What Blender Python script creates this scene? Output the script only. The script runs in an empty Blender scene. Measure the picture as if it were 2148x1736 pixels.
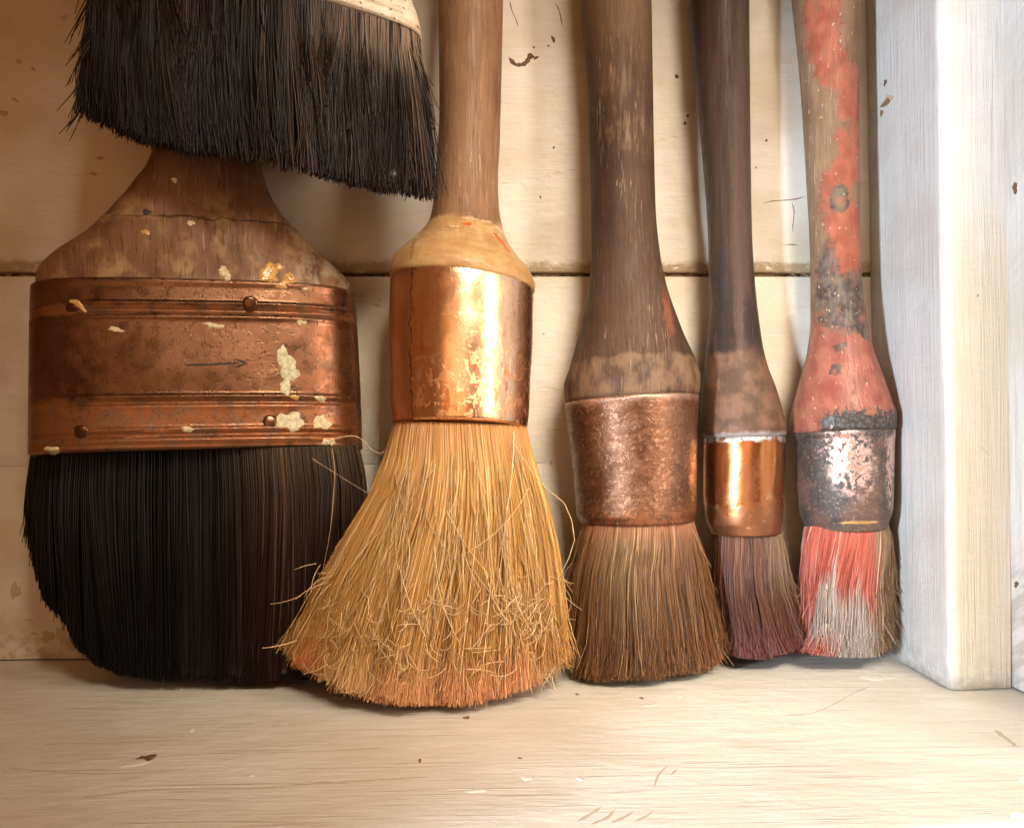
import bpy, math
import numpy as np
from mathutils import Vector
from mathutils.bvhtree import BVHTree
rng = np.random.default_rng(7)
S = 0.0002                      # metres per working unit; wall is y=0, shelf top is z=0
sc = bpy.context.scene
W0, H0, F0 = 2147.0, 1736.0, 2000.0     # measuring frame of the photograph
YAW, PITCH, ROLL, ZC = 0.0343, 0.020, -0.0051, 461.5
# ------------------------------------------------------------ camera
Fv = np.array([math.sin(YAW)*math.cos(PITCH), math.cos(YAW)*math.cos(PITCH), math.sin(PITCH)])
R0 = np.cross(Fv, [0, 0, 1.0]); R0 /= np.linalg.norm(R0); U0 = np.cross(R0, Fv)
Rv = R0*math.cos(ROLL)+U0*math.sin(ROLL); Uv = np.cross(Rv, Fv)
CAM = np.array([0, -2000.0, ZC])
cd = bpy.data.cameras.new('camera'); co = bpy.data.objects.new('camera', cd); sc.collection.objects.link(co)
from mathutils import Matrix
co.matrix_world = Matrix(((Rv[0], Uv[0], -Fv[0], CAM[0]*S), (Rv[1], Uv[1], -Fv[1], CAM[1]*S), (Rv[2], Uv[2], -Fv[2], CAM[2]*S), (0, 0, 0, 1)))
cd.sensor_width = 36; cd.lens = 36*F0/W0; cd.clip_start = 0.01; cd.clip_end = 50
sc.camera = co
def unproj(px, py, Y):
    px, py, Y = np.broadcast_arrays(np.asarray(px, float), np.asarray(py, float), np.asarray(Y, float))
    a = (px-W0/2)/F0; b = (H0/2-py)/F0
    d = Fv+a[..., None]*Rv+b[..., None]*Uv
    t = (Y-CAM[1])/d[..., 1]
    return CAM+d*t[..., None]
def proj(P):
    d = np.asarray(P, float)-CAM; z = d@Fv
    return W0/2+F0*(d@Rv)/z, H0/2-F0*(d@Uv)/z
# ------------------------------------------------------------ world and lamps
w = bpy.data.worlds.new('World'); sc.world = w; w.use_nodes = True
w.node_tree.nodes['Background'].inputs[0].default_value = (1.0, 0.37, 0.11, 1)
w.node_tree.nodes['Background'].inputs[1].default_value = 0.20
sc.view_settings.view_transform = 'Standard'; sc.view_settings.look = 'None'; sc.view_settings.gamma = 1
sc.view_settings.exposure = 0.0
def lamp(kind, name, loc, target, power, col, **kw):
    l = bpy.data.lights.new(name, kind); l.energy = power; l.color = col
    for k, v in kw.items(): setattr(l, k, v)
    o = bpy.data.objects.new(name, l); sc.collection.objects.link(o)
    o.location = [c*S for c in loc]
    o.rotation_euler = (Vector(target)-Vector(loc)).to_track_quat('-Z', 'Y').to_euler()
    return o
WARM = (1.0, 0.88, 0.72)
# the warm lit room opening: broad, above and to the right, in front of the shelf
lamp('AREA', 'room_light', (1000, -3100, 2700), (380, 0, 320), 0.54, WARM, shape='RECTANGLE', size=0.26, size_y=0.20, spread=math.radians(35))
# the far side of the room seen past the photographer
lamp('AREA', 'room_front', (-330, -2800, 560), (-100, 0, 500), 0.40, (1.0, 0.60, 0.30), shape='RECTANGLE', size=0.32, size_y=0.30)
# pale narrow window on the right
lamp('AREA', 'side_light', (1650, -1750, 850), (-100, -60, 450), 1.5, (1.0, 0.80, 0.66), shape='RECTANGLE', size=0.055, size_y=0.30)
# daylight coming in from the front left, its beam limited by the window opening
lamp('SPOT', 'window_daylight', (-1650, -2550, 480), (3650, 0, 660), 33, (0.72, 0.85, 1.0), shadow_soft_size=0.026, spot_size=math.radians(50), spot_blend=0.04)

# ------------------------------------------------------------ numeric helpers
def pchip(x, y, q):
    x = np.asarray(x, float); y = np.asarray(y, float); q = np.asarray(q, float)
    h = np.diff(x); d = np.diff(y)/h; m = np.zeros_like(y)
    for i in range(1, len(x)-1):
        if d[i-1]*d[i] > 0:
            w1 = 2*h[i]+h[i-1]; w2 = h[i]+2*h[i-1]
            m[i] = (w1+w2)/(w1/d[i-1]+w2/d[i])
    m[0] = d[0]; m[-1] = d[-1]
    i = np.clip(np.searchsorted(x, q)-1, 0, len(x)-2)
    t = (q-x[i])/h[i]
    tt = np.clip(t, 0, 1)
    v = (2*tt**3-3*tt**2+1)*y[i]+(tt**3-2*tt**2+tt)*h[i]*m[i]+(-2*tt**3+3*tt**2)*y[i+1]+(tt**3-tt**2)*h[i]*m[i+1]
    return v+np.where(t > 1, (t-1)*h[i]*m[-1], 0)+np.where(t < 0, t*h[i]*m[0], 0)
_tab = np.random.default_rng(3).random((256, 256))
def vn(x, y, o=3):
    """smooth 2-D value noise, -1..1"""
    out = 0; a = 1; s = 0
    for k in range(o):
        xi = np.floor(x).astype(int); yi = np.floor(y).astype(int); fx = x-xi; fy = y-yi
        fx = fx*fx*(3-2*fx); fy = fy*fy*(3-2*fy)
        g = lambda i, j: _tab[(xi+i+k*37) % 256, (yi+j+k*91) % 256]
        out = out+a*((g(0, 0)*(1-fx)+g(1, 0)*fx)*(1-fy)+(g(0, 1)*(1-fx)+g(1, 1)*fx)*fy)
        s += a; a *= .5; x = x*2.03+5; y = y*2.03+9
    return out/s*2-1
def sm(a, b, x):
    t = np.clip((x-a)/(b-a), 0, 1); return t*t*(3-2*t)

# ------------------------------------------------------------ objects
def link(name, data, parent=None, **props):
    o = bpy.data.objects.new(name, data); sc.collection.objects.link(o)
    if parent: o.parent = parent
    for k, v in props.items(): o[k] = v
    return o
def thing(name, label, cat, base, group=None):
    o = link(name, None); o.location = [c*S for c in base]; o['label'] = label; o['category'] = cat
    if group: o['group'] = group
    o.empty_display_size = .01
    return o
def wloc(o):
    v = Vector((0, 0, 0))
    while o: v += o.location; o = o.parent
    return np.array(v)
def mesh(name, V, Fc, mat, parent=None, smooth=True, uv=None, col=None, mats=None, **props):
    """V in working units (world); Fc (n,k) int array or list"""
    V = np.asarray(V, float)*S
    if parent: V = V-wloc(parent)
    me = bpy.data.meshes.new(name)
    if isinstance(Fc, np.ndarray):
        n, k = Fc.shape
        me.vertices.add(len(V)); me.vertices.foreach_set('co', V.ravel())
        me.loops.add(n*k); me.loops.foreach_set('vertex_index', Fc.astype(np.int32).ravel())
        me.polygons.add(n); me.polygons.foreach_set('loop_start', np.arange(0, n*k, k, dtype=np.int32))
        me.update(calc_edges=True)
    else:
        me.from_pydata([tuple(v) for v in V], [], [tuple(int(i) for i in f) for f in Fc])
    me.polygons.foreach_set('use_smooth', [smooth]*len(me.polygons))
    if uv is not None:
        l = me.uv_layers.new(name='UVMap'); vi = np.empty(len(me.loops), np.int32); me.loops.foreach_get('vertex_index', vi)
        l.data.foreach_set('uv', np.asarray(uv, np.float32)[vi].ravel())
    if col is not None:
        a = me.color_attributes.new('Col', 'FLOAT_COLOR', 'POINT')
        a.data.foreach_set('color', np.concatenate([col, np.ones((len(col), 1))], 1).astype(np.float32).ravel())
    if mat: me.materials.append(mat)
    return link(name, me, parent, **props)
def loft(name, rows, depth, mat, parent, tilt=lambda y: 0*y, ny=120, ns=96, n_exp=2.0, hd=None, yaw=0.0, disp=None, cap=True, core=False, **props):
    """a turned or moulded body that follows the outline rows (y, x left, x right), with its own depth"""
    rows = np.array(rows, float); ys = np.linspace(rows[0, 0], rows[-1, 0], ny)
    xl = pchip(rows[:, 0], rows[:, 1], ys); xr = pchip(rows[:, 0], rows[:, 2], ys)
    Y = depth(ys)
    c = unproj((xl+xr)/2, ys, Y); r = (xr-xl)/2*(Y+2000)/F0
    th = np.linspace(0, 2*np.pi, ns, endpoint=False)    # 0 = towards the camera
    e = 2.0/(n_exp(ys) if callable(n_exp) else np.full(ny, n_exp))[:, None]
    cx = np.sign(np.sin(th))*np.abs(np.sin(th))**e; cy = -np.sign(np.cos(th))*np.abs(np.cos(th))**e
    hdv = hd(ys) if hd is not None else None
    tv = np.gradient(c, axis=0); tv /= -np.linalg.norm(tv, axis=1)[:, None]     # upwards
    lean = tv[:, 1]
    tl = tilt(ys)
    dd = disp(ys[:, None], th[None, :]*np.ones((ny, 1))) if disp is not None else 0
    for it in range(3):
        h = r if hdv is None else hdv
        lx = cx*(r[:, None]+dd); ly = cy*(h[:, None]+dd)
        x = lx*math.cos(yaw)-ly*math.sin(yaw); y = lx*math.sin(yaw)+ly*math.cos(yaw)
        V = np.stack([c[:, 0, None]+x, c[:, 1, None]+y, c[:, 2, None]-x*tl[:, None]-y*lean[:, None]], -1)
        qx, qy = proj(V)
        L, R = qx.min(1), qx.max(1)
        c[:, 0] += ((xl+xr)/2-(L+R)/2)*(Y+2000)/F0; r = r*(xr-xl)/(R-L)
    arc = th.copy(); arc[arc > np.pi] -= 2*np.pi
    rp = (xr-xl)/2
    if hd is None and not callable(n_exp) and n_exp == 2.0: u = (xl+xr)[:, None]/2+rp[:, None]*arc[None, :]
    else: u = (xl+xr)[:, None]/2+rp[:, None]*np.clip(cx, -1, 1)+np.where(cy > 0, 700, 0)
    uv = np.stack([u/1000, np.repeat(ys[:, None], ns, 1)/1000], -1).reshape(-1, 2)
    i = np.arange(ny-1)[:, None]*ns; j = np.arange(ns)[None, :]; k = (j+1) % ns
    Fq = np.stack([i+j, i+ns+j, i+ns+k, i+k], -1).reshape(-1, 4)
    V = V.reshape(-1, 3)
    if cap:
        F2 = [list(f) for f in Fq]+[list(range(ns)), list(range((ny-1)*ns, ny*ns))[::-1]]
    else: F2 = Fq
    if core: return V, Fq
    return mesh(name, V, F2, mat, parent, uv=uv, **props)
def box(name, x0, x1, y0, y1, z0, z1, mat, parent=None, bev=2.5, seg=2, warp=None, **props):
    import bmesh
    bm = bmesh.new(); g = bmesh.ops.create_cube(bm, size=1)
    for v in bm.verts: v.co = Vector(((x0+x1)/2+v.co.x*(x1-x0), (y0+y1)/2+v.co.y*(y1-y0), (z0+z1)/2+v.co.z*(z1-z0)))
    if bev: bmesh.ops.bevel(bm, geom=list(bm.edges), offset=bev, segments=seg, profile=.5, affect='EDGES')
    V = np.array([v.co[:] for v in bm.verts]); Fc = [[v.index for v in f.verts] for f in bm.faces]; bm.free()
    if warp: V = warp(V)
    uv = np.stack([V[:, 0]+.31*V[:, 1], V[:, 2]+.57*V[:, 1]], -1)/1000
    return mesh(name, V, Fc, mat, parent, uv=uv, **props)

# ------------------------------------------------------------ materials
class MT:
    def __init__(s, name):
        s.m = bpy.data.materials.new(name); s.m.use_nodes = True; s.t = s.m.node_tree; s.t.nodes.clear()
        s.out = s.n('ShaderNodeOutputMaterial'); s.b = s.n('ShaderNodeBsdfPrincipled')
        s.t.links.new(s.b.outputs[0], s.out.inputs[0])
        s.uvn = s.n('ShaderNodeUVMap').outputs[0]; s._w = None
    def n(s, ty, **kw):
        n = s.t.nodes.new(ty)
        for k, v in kw.items(): setattr(n, k, v)
        return n
    def put(s, sock, v):
        if isinstance(v, bpy.types.NodeSocket): s.t.links.new(v, sock)
        elif isinstance(v, (tuple, list)) and len(v) == 3 and sock.type == 'RGBA': sock.default_value = (*v, 1)
        else: sock.default_value = v
    def math(s, op, a, b=0.0, c=None, clamp=False):
        n = s.n('ShaderNodeMath', operation=op, use_clamp=clamp); s.put(n.inputs[0], a); s.put(n.inputs[1], b)
        if c is not None: s.put(n.inputs[2], c)
        return n.outputs[0]
    def vec(s, op, a, b):
        n = s.n('ShaderNodeVectorMath', operation=op); s.put(n.inputs[0], a); s.put(n.inputs[1], b)
        return n.outputs[1] if op == 'LENGTH' else n.outputs[0]
    def noise(s, sx, sy=None, det=4, rough=.55, dist=0, off=0, kind='fac'):
        v = s.vec('MULTIPLY', s.uvn, (sx, sy if sy is not None else sx, 1)); 
        if off: v = s.vec('ADD', v, (off, off*1.7, off*.3))
        n = s.n('ShaderNodeTexNoise'); s.put(n.inputs['Vector'], v); n.inputs['Scale'].default_value = 1
        n.inputs['Detail'].default_value = det; n.inputs['Roughness'].default_value = rough; n.inputs['Distortion'].default_value = dist
        return n.outputs[0] if kind == 'fac' else n.outputs[1]
    def ramp(s, f, a, b, lo=0.0, hi=1.0):
        n = s.n('ShaderNodeMapRange', interpolation_type='SMOOTHSTEP'); s.put(n.inputs[0], f)
        for i, v in zip((1, 2, 3, 4), (a, b, lo, hi)): s.put(n.inputs[i], v)
        return n.outputs[0]
    def mix(s, f, a, b):
        n = s.n('ShaderNodeMix', data_type='RGBA'); s.put(n.inputs[0], f); s.put(n.inputs[6], a); s.put(n.inputs[7], b)
        return n.outputs[2]
    def fmix(s, f, a, b):
        n = s.n('ShaderNodeMix', data_type='FLOAT'); s.put(n.inputs[0], f); s.put(n.inputs[2], a); s.put(n.inputs[3], b)
        return n.outputs[0]
    def warped(s, amp=10, freq=60):
        key = (amp, freq)
        if s._w is None: s._w = {}
        if key not in s._w:
            c = s.noise(freq, freq, 4, .6, kind='col'); d = s.vec('SUBTRACT', c, (.5, .5, .5))
            d = s.vec('MULTIPLY', d, (amp*4/1000, amp*4/1000, 0)); s._w[key] = s.vec('ADD', s.uvn, d)
        return s._w[key]
    def blob(s, cx, cy, rx, ry, soft=.12, amp=10, freq=60, ang=0):
        v = s.vec('SUBTRACT', s.warped(amp, freq), (cx/1000, cy/1000, 0))
        if ang:
            r = s.n('ShaderNodeVectorRotate', rotation_type='Z_AXIS'); s.put(r.inputs[0], v); r.inputs['Angle'].default_value = math.radians(ang); v = r.outputs[0]
        v = s.vec('MULTIPLY', v, (1000/rx, 1000/ry, 0))
        return s.ramp(s.vec('LENGTH', v, (0, 0, 0)), 1+soft, 1-soft)
    def any(s, *ms):
        o = ms[0]
        for x in ms[1:]: o = s.math('MAXIMUM', o, x)
        return o
    def mul(s, *ms):
        o = ms[0]
        for x in ms[1:]: o = s.math('MULTIPLY', o, x)
        return o
    def sep(s):
        n = s.n('ShaderNodeSeparateXYZ'); s.put(n.inputs[0], s.warped(6, 40)); return n.outputs[0], n.outputs[1]
    def bump(s, h, dist=.0002, strength=.6):
        n = s.n('ShaderNodeBump'); n.inputs['Strength'].default_value = strength; n.inputs['Distance'].default_value = dist
        s.put(n.inputs['Height'], h); s.put(s.b.inputs['Normal'], n.outputs[0])
    def set(s, col=None, rough=None, metal=None, **kw):
        if col is not None: s.put(s.b.inputs['Base Color'], col)
        if rough is not None: s.put(s.b.inputs['Roughness'], rough)
        if metal is not None: s.put(s.b.inputs['Metallic'], metal)
        for k, v in kw.items(): s.put(s.b.inputs[k], v)
        return s.m

def hexc(r, g, b):
    f = lambda c: ((c/255+.055)/1.055)**2.4 if c > 10 else c/255/12.92
    return (f(r), f(g), f(b))
def painted(name, base, dirt, horiz=True, dirt_amt=.75, extra=None, rough=.55, brush=.5):
    m = MT(name)
    g1 = m.noise(6, 260, 5) if horiz else m.noise(150, 4, 5, .6, .4)
    g2 = m.noise(14, 90, 3, off=3) if horiz else m.noise(60, 3.5, 4, .6, .5, off=3)
    big = m.noise(4, 5, 3, off=9)
    c = m.mix(m.mul(m.ramp(big, .35, .75), dirt_amt), base, dirt)
    c = m.mix(m.mul(m.ramp(g2, .5, .8), .35*dirt_amt), c, dirt)
    sp = m.ramp(m.noise(85, 85, 3, .7, off=21), .735, .76); spm = m.ramp(m.noise(6, 6, 2, off=31), .45, .65)
    dark = tuple(x*.25 for x in dirt)
    c = m.mix(m.mul(sp, spm, .8), c, dark)
    hgt = m.math('ADD', m.math('MULTIPLY', g1, .5*brush), m.math('MULTIPLY', g2, .9*brush))
    hgt = m.math('ADD', hgt, m.math('MULTIPLY', m.noise(40, 40, 4, off=5), .5)); hgt = m.math('ADD', hgt, m.math('MULTIPLY', m.noise(15, 22, 3, off=55), 1.6))
    hgt = m.math('SUBTRACT', hgt, m.math('MULTIPLY', m.mul(sp, spm), .6))
    if extra: c, hgt = extra(m, c, hgt)
    m.bump(hgt, .0009, .45)
    return m.set(c, rough, 0)
CREAM = (.70, .64, .545); CREAM_D = (.50, .41, .28)
def x_upper(m, c, h):
    X, Z = m.sep()
    # grime held on the lower edge of the board
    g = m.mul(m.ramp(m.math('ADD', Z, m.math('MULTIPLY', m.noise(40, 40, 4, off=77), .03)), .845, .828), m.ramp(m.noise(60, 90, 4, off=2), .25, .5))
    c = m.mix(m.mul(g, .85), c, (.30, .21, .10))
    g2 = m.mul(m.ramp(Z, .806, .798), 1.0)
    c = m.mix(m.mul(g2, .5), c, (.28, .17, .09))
    h = m.math('ADD', h, m.math('MULTIPLY', g, .8))
    return c, h
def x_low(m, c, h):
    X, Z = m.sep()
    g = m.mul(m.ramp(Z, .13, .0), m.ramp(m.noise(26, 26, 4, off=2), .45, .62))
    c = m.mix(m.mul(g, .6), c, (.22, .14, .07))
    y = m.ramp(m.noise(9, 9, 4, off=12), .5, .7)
    return m.mix(m.mul(y, .35), c, (.50, .37, .20)), h
MAT = {}
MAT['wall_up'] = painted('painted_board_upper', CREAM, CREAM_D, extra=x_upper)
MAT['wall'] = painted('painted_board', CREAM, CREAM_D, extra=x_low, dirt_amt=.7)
def x_post(m, c, h):
    X, Z = m.sep()
    st = m.noise(240, 5, 4, .7, off=61); n = m.noise(20, 6, 4, off=62)
    c = m.mix(m.mul(m.ramp(st, .54, .68), .5), c, (.40, .35, .30))
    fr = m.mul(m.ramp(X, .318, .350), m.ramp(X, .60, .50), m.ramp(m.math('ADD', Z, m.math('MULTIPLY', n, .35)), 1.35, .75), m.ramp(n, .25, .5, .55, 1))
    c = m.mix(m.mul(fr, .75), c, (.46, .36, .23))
    low = m.mul(m.ramp(m.math('ADD', Z, m.math('MULTIPLY', m.noise(30, 30, 4, off=63), .12)), .16, .04), .55)
    c = m.mix(m.mul(low, m.ramp(m.noise(50, 50, 4, off=64), .4, .6)), c, (.30, .25, .21))
    return c, m.math('ADD', h, m.math('MULTIPLY', st, 1.2))
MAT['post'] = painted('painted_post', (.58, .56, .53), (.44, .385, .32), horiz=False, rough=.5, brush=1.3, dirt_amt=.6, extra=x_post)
def x_shelf(m, c, h):
    g = m.ramp(m.noise(3.2, 120, 4, dist=1.5, off=4), .52, .74)
    c = m.mix(m.mul(g, .35), c, (.33, .24, .15))
    return c, m.math('SUBTRACT', h, m.math('MULTIPLY', g, .8))
MAT['shelf'] = painted('painted_shelf', (.72, .675, .585), (.60, .54, .43), extra=x_shelf, rough=.42)
m = MT('dark_gap'); MAT['gap'] = m.set(m.mix(m.ramp(m.noise(60, 60, 3), .4, .6), (.03, .015, .008), (.12, .06, .03)), .9, 0)
m = MT('chip'); MAT['chip'] = m.set(m.mix(m.noise(200), (.07, .03, .012), (.2, .10, .05)), .8, 0)
m = MT('crack'); MAT['crack'] = m.set((.20, .12, .06), .9, 0)
m = MT('grime'); MAT['grime'] = m.set((.46, .36, .235), .8, 0)
m = MT('white_chip'); MAT['pale'] = m.set((.70, .65, .55), .5, 0)
m = MT('soft_grain'); MAT['soft'] = m.set((.50, .415, .30), .7, 0)

def wood(name, a, b, dark, rough=.38, scuff=(.45, .33, .24), scuff_amt=.4, extra=None, coat=.03, gs=140, spec=.22):
    m = MT(name)
    g = m.noise(gs, 7, 5, .65, .6); g2 = m.noise(gs*3, 16, 3, off=4); bg = m.noise(12, 5, 4, off=8)
    c = m.mix(m.ramp(g, .3, .7), a, b)
    c = m.mix(m.mul(m.ramp(bg, .45, .72), .75), c, dark)
    c = m.mix(m.mul(m.ramp(g2, .60, .72), m.ramp(m.noise(14, 8, 3, off=15), .42, .6), scuff_amt), c, scuff)
    g3 = m.noise(gs*4.5, 26, 4, .75, off=91); pr = m.noise(330, 60, 3, .7, off=93)
    c = m.mix(m.mul(m.ramp(g3, .54, .66), .45), c, tuple(q*.45 for q in dark))
    c = m.mix(m.mul(m.ramp(m.noise(300, 12, 3, .6, .8, off=95), .645, .67), m.ramp(m.noise(9, 9, 3, off=97), .42, .6), .7), c, scuff)
    c = m.mix(m.mul(m.ramp(pr, .66, .69), .7), c, tuple(q*.3 for q in dark))
    h = m.math('ADD', m.math('MULTIPLY', g, .6), m.math('MULTIPLY', g2, .3)); h = m.math('SUBTRACT', h, m.math('MULTIPLY', m.ramp(g3, .54, .66), .5))
    r = m.ramp(m.noise(30, 12, 4, off=6), .3, .7, rough-.08, rough+.16)
    if extra: c, h, r = extra(m, c, h, r)
    m.bump(h, .0005, .5)
    return m.set(c, r, 0, **{'Coat Weight': coat, 'Coat Roughness': .35, 'Specular IOR Level': spec})

# ------------------------------------------------------------ the setting
def floor_pt(px, py):
    a = (px-W0/2)/F0; b = (H0/2-py)/F0; d = Fv+a*Rv+b*Uv; return CAM+d*(-CAM[2]/d[2])
XL, XR = -1500, 960
zj = unproj(1000, 578, 0)[2]; zj2 = unproj(1655, 968, 0)[2]
ref = link('back_wall', None, kind='structure')
GAP = 8; xpost = unproj(1832, 900, 0)[0]
def warpz(amp):
    def f(V):
        V = V.copy(); V[:, 2] += amp*vn(V[:, 0]/120+3, V[:, 0]*0+2.5); return V
    return f
def board(z0, z1, mat, bev=5):
    return box('board', XL, xpost, 0, 60, z0, z1, mat, ref, bev=bev, seg=3)
board(zj+GAP*.7, 1500, MAT['wall_up']); board(zj2+.15, zj-GAP*.3, MAT['wall'], 1.0); board(3, zj2-.15, MAT['wall'], 1.0)
o = box('joint_backing', XL, XR, 9.5, 40, 3.5, 1499, MAT['gap'], ref, bev=0)
# grit and crumbs caught in the joint: a thin uneven bead of hardened dirt along its upper lip
def crumbs(name, pts, size, mat, parent, flat=.6, **props):
    V = []; Fc = []
    for p in pts:
        s = size*(.5+rng.random())
        b = len(V); k = 6
        a = rng.random()*6
        V.append(np.array(p)+[0, -s*flat, 0])
        for i in range(k):
            t = a+i*2*np.pi/k; q = s*(.6+.6*rng.random()); V.append(np.array(p)+[q*math.cos(t)*1.6, s*.5, q*math.sin(t)*.7])
        for i in range(k): Fc.append([b, b+1+(i+1) % k, b+1+i])
    return mesh(name, V, Fc, mat, parent, **props)
pts = [(x+rng.random()*6, 6, zj+GAP*.25+rng.normal()*1.6) for x in np.arange(XL+5, xpost-5, 9.0) if vn(np.array([x/60.]), np.array([.3]))[0] > -.25]
crumbs('joint_grit', pts, 4.0, MAT['crack'], ref, kind='stuff')

shelf_o = link('shelf', None, kind='structure')
fe0 = floor_pt(1870, 1737); fe1 = floor_pt(2147, 1722)
sl = (fe1[1]-fe0[1])/(fe1[0]-fe0[0])
def shelf_warp(V):
    V = V.copy(); k = V[:, 1] < -400
    V[k, 1] += np.interp(V[k, 0], [XL, fe0[0]-250, fe1[0], XR+300], [-70, -25, 0, 20])+fe1[1]+890
    return V
def shelf_mesh():
    xs = np.linspace(XL, XR+60, 120); yf = np.interp(xs, [XL, fe0[0]-400, fe0[0], fe1[0], XR+300], [fe0[1]-60, fe0[1]-40, fe0[1], fe1[1], fe1[1]+25])+2.2*vn(xs/30, xs*0+1)
    prof = [(70, -1), (0, 0)]
    t = np.linspace(0, 1, 40)
    V = []; n = 0
    for x, f in zip(xs, yf):
        row = [(x, 30+(f+6-30)*tt, 0) for tt in t]+[(x, f+2, -1.6), (x, f, -6), (x, f, -86), (x, f+4, -90), (x, 30, -90)]
        V += row; n = len(row)
    V = np.array(V); k = (V[:, 2] == 0)
    V[k, 2] += -.8+.8*vn(V[k, 0]/160, V[k, 1]/90)
    i = np.arange(len(xs)-1)[:, None]*n; j = np.arange(n-1)[None, :]
    Fq = np.stack([i+j, i+j+1, i+n+j+1, i+n+j], -1).reshape(-1, 4)[:, ::-1]
    uv = np.stack([V[:, 0], V[:, 1]+V[:, 2]], -1)/1000
    return mesh('shelf_board', V, Fq.copy(), MAT['shelf'], shelf_o, uv=uv)
shelf = shelf_mesh()
# worn pale arris of the shelf's front edge, right corner
crumbs('edge_chip', [(x, fe0[1]+(x-fe0[0])*sl+6+rng.random()*9, .3) for x in np.linspace(fe0[0]+190, fe1[0], 16)], 4, MAT['pale'], shelf_o, flat=.1, kind='stuff')

side = link('side_wall', None, kind='structure')
p0 = floor_pt(2121, 1444)
xs0 = p0[0]+3
for y0, y1 in ((-260, 55), (-520, -262), (-860, -522)):
    box('board', xs0, xs0+60, y0, y1, 2, 1500, MAT['post'], side, bev=4)

# post built from its four floor corners, its slight lean included
c00 = unproj(1841, 1355, 0); c10 = floor_pt(1994, 1449); c11 = floor_pt(2123, 1444); c01 = np.array([xs0-1, 0, 0])
hp = 1500
t00 = unproj(1815.5, 0, 0); t10 = unproj(1967, 0, c10[1]); t11 = unproj(2116, 0, c11[1])
def post_mesh():
    V = []; ns = 0; zs = np.linspace(1.5, hp, 60)
    rad = 19
    for z in zs:
        def at(c, t): k = z/t[2]; return np.array([c[0]+(t[0]-c[0])*k, c[1]+(t[1]-c[1])*k])
        A = at(c00, t00); B = at(c10, t10); C = at(c11, t11); D = np.array([xs0-1, 5.]); A = np.array([A[0], 5.])
        ring = []
        for P, Q, N, r in ((D, A, B, 3), (A, B, C, rad), (B, C, D, 5), (C, D, A, 3)):
            a = P-Q; a = a/np.linalg.norm(a)*r; b = N-Q; b = b/np.linalg.norm(b)*r
            for t in np.linspace(0, 1, 7): ring.append(Q+a*(1-t)**2+b*t**2)
        ring = np.array(ring); n0 = len(ring)
        # subdivide the two visible long faces
        full = []
        for i in range(n0):
            full.append(ring[i]); nx = ring[(i+1) % n0]; L = np.linalg.norm(nx-ring[i])
            if L > 40:
                for k in range(1, 14): full.append(ring[i]+(nx-ring[i])*k/14)
        full = np.array(full); ns = len(full)
        V += [(p[0], p[1], z) for p in full]
    V = np.array(V)
    V[:, 0] += .9*vn(V[:, 1]/25, V[:, 2]/400); V[:, 1] += .9*vn(V[:, 0]/20+7, V[:, 2]/400)
    bot = V[:, 2] < 5; V[bot, 2] += 1.2+1.3*vn(V[bot, 0]/14, V[bot, 1]/14)
    i = np.arange(59)[:, None]*ns; j = np.arange(ns)[None, :]; k = (j+1) % ns
    Fq = np.stack([i+j, i+k, i+ns+k, i+ns+j], -1).reshape(-1, 4)
    d = np.cumsum(np.r_[0, np.linalg.norm(np.diff(V[:ns, :2], axis=0), axis=1)])
    uv = np.stack([np.tile(d, 60), V[:, 2]], -1)/1000
    F2 = [list(f) for f in Fq]+[list(range(ns))[::-1], list(range(59*ns, 60*ns))]
    return V, F2, uv
post_t = thing('wooden_post', 'white painted upright wooden post on the shelf, right of all the brushes', 'post', c10*[1, 1, 0])
V, F2, uv = post_mesh()
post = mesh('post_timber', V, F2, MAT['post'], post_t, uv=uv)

# ------------------------------------------------------------ marks laid on real surfaces
def bvh_of(*objs):
    vs = []; fs = []
    for o in objs:
        b = len(vs); mw = o.matrix_world
        l = wloc(o); vs += [Vector(v.co)+Vector(l) for v in o.data.vertices]
        fs += [[b+i for i in p.vertices] for p in o.data.polygons]
    return BVHTree.FromPolygons(vs, fs)
def hit(b, px, py):
    a = (px-W0/2)/F0; c = (H0/2-py)/F0; d = Vector(Fv+a*Rv+c*Uv).normalized()
    loc, nor, _, _ = b.ray_cast(Vector(CAM*S), d)
    if loc is None: return None, None
    if nor.dot(d) > 0: nor = -nor
    return np.array(loc)/S, np.array(nor)
def blot(name, b, cx, cy, rx, ry, mat, parent, h=2.0, ang=0, jag=.3, k=20, seed=None, **props):
    """an irregular domed patch of paint, dirt or wood that follows the surface under it"""
    g = np.random.default_rng(int(cx*7+cy*13) if seed is None else seed)
    ph = g.random(4)*6.28
    V = []; ca, sa = math.cos(math.radians(ang)), math.sin(math.radians(ang))
    for rr, hh in ((0, 1), (.35, .97), (.65, .85), (.88, .55), (1.0, -.15)):
        for i in range(k if rr else 1):
            t = i*2*math.pi/k
            q = rr*(1+jag*(.5*math.sin(2*t+ph[0])+.4*math.sin(3*t+ph[1])+.35*math.sin(5*t+ph[2])+.25*math.sin(8*t+ph[3])))
            x, y = rx*q*math.cos(t), ry*q*math.sin(t)
            P, N = hit(b, cx+x*ca-y*sa, cy+x*sa+y*ca)
            if P is None: return None
            V.append(P+N*(.55*h*hh+(.10*h*g.normal() if rr < .9 else 0)))
    Fc = [[0, 1+(i+1) % k, 1+i] for i in range(k)]
    for r in range(3):
        a = 1+r*k
        for i in range(k): Fc.append([a+i, a+(i+1) % k, a+k+(i+1) % k, a+k+i])
    return mesh(name, V, Fc, mat, parent, **props)
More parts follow.
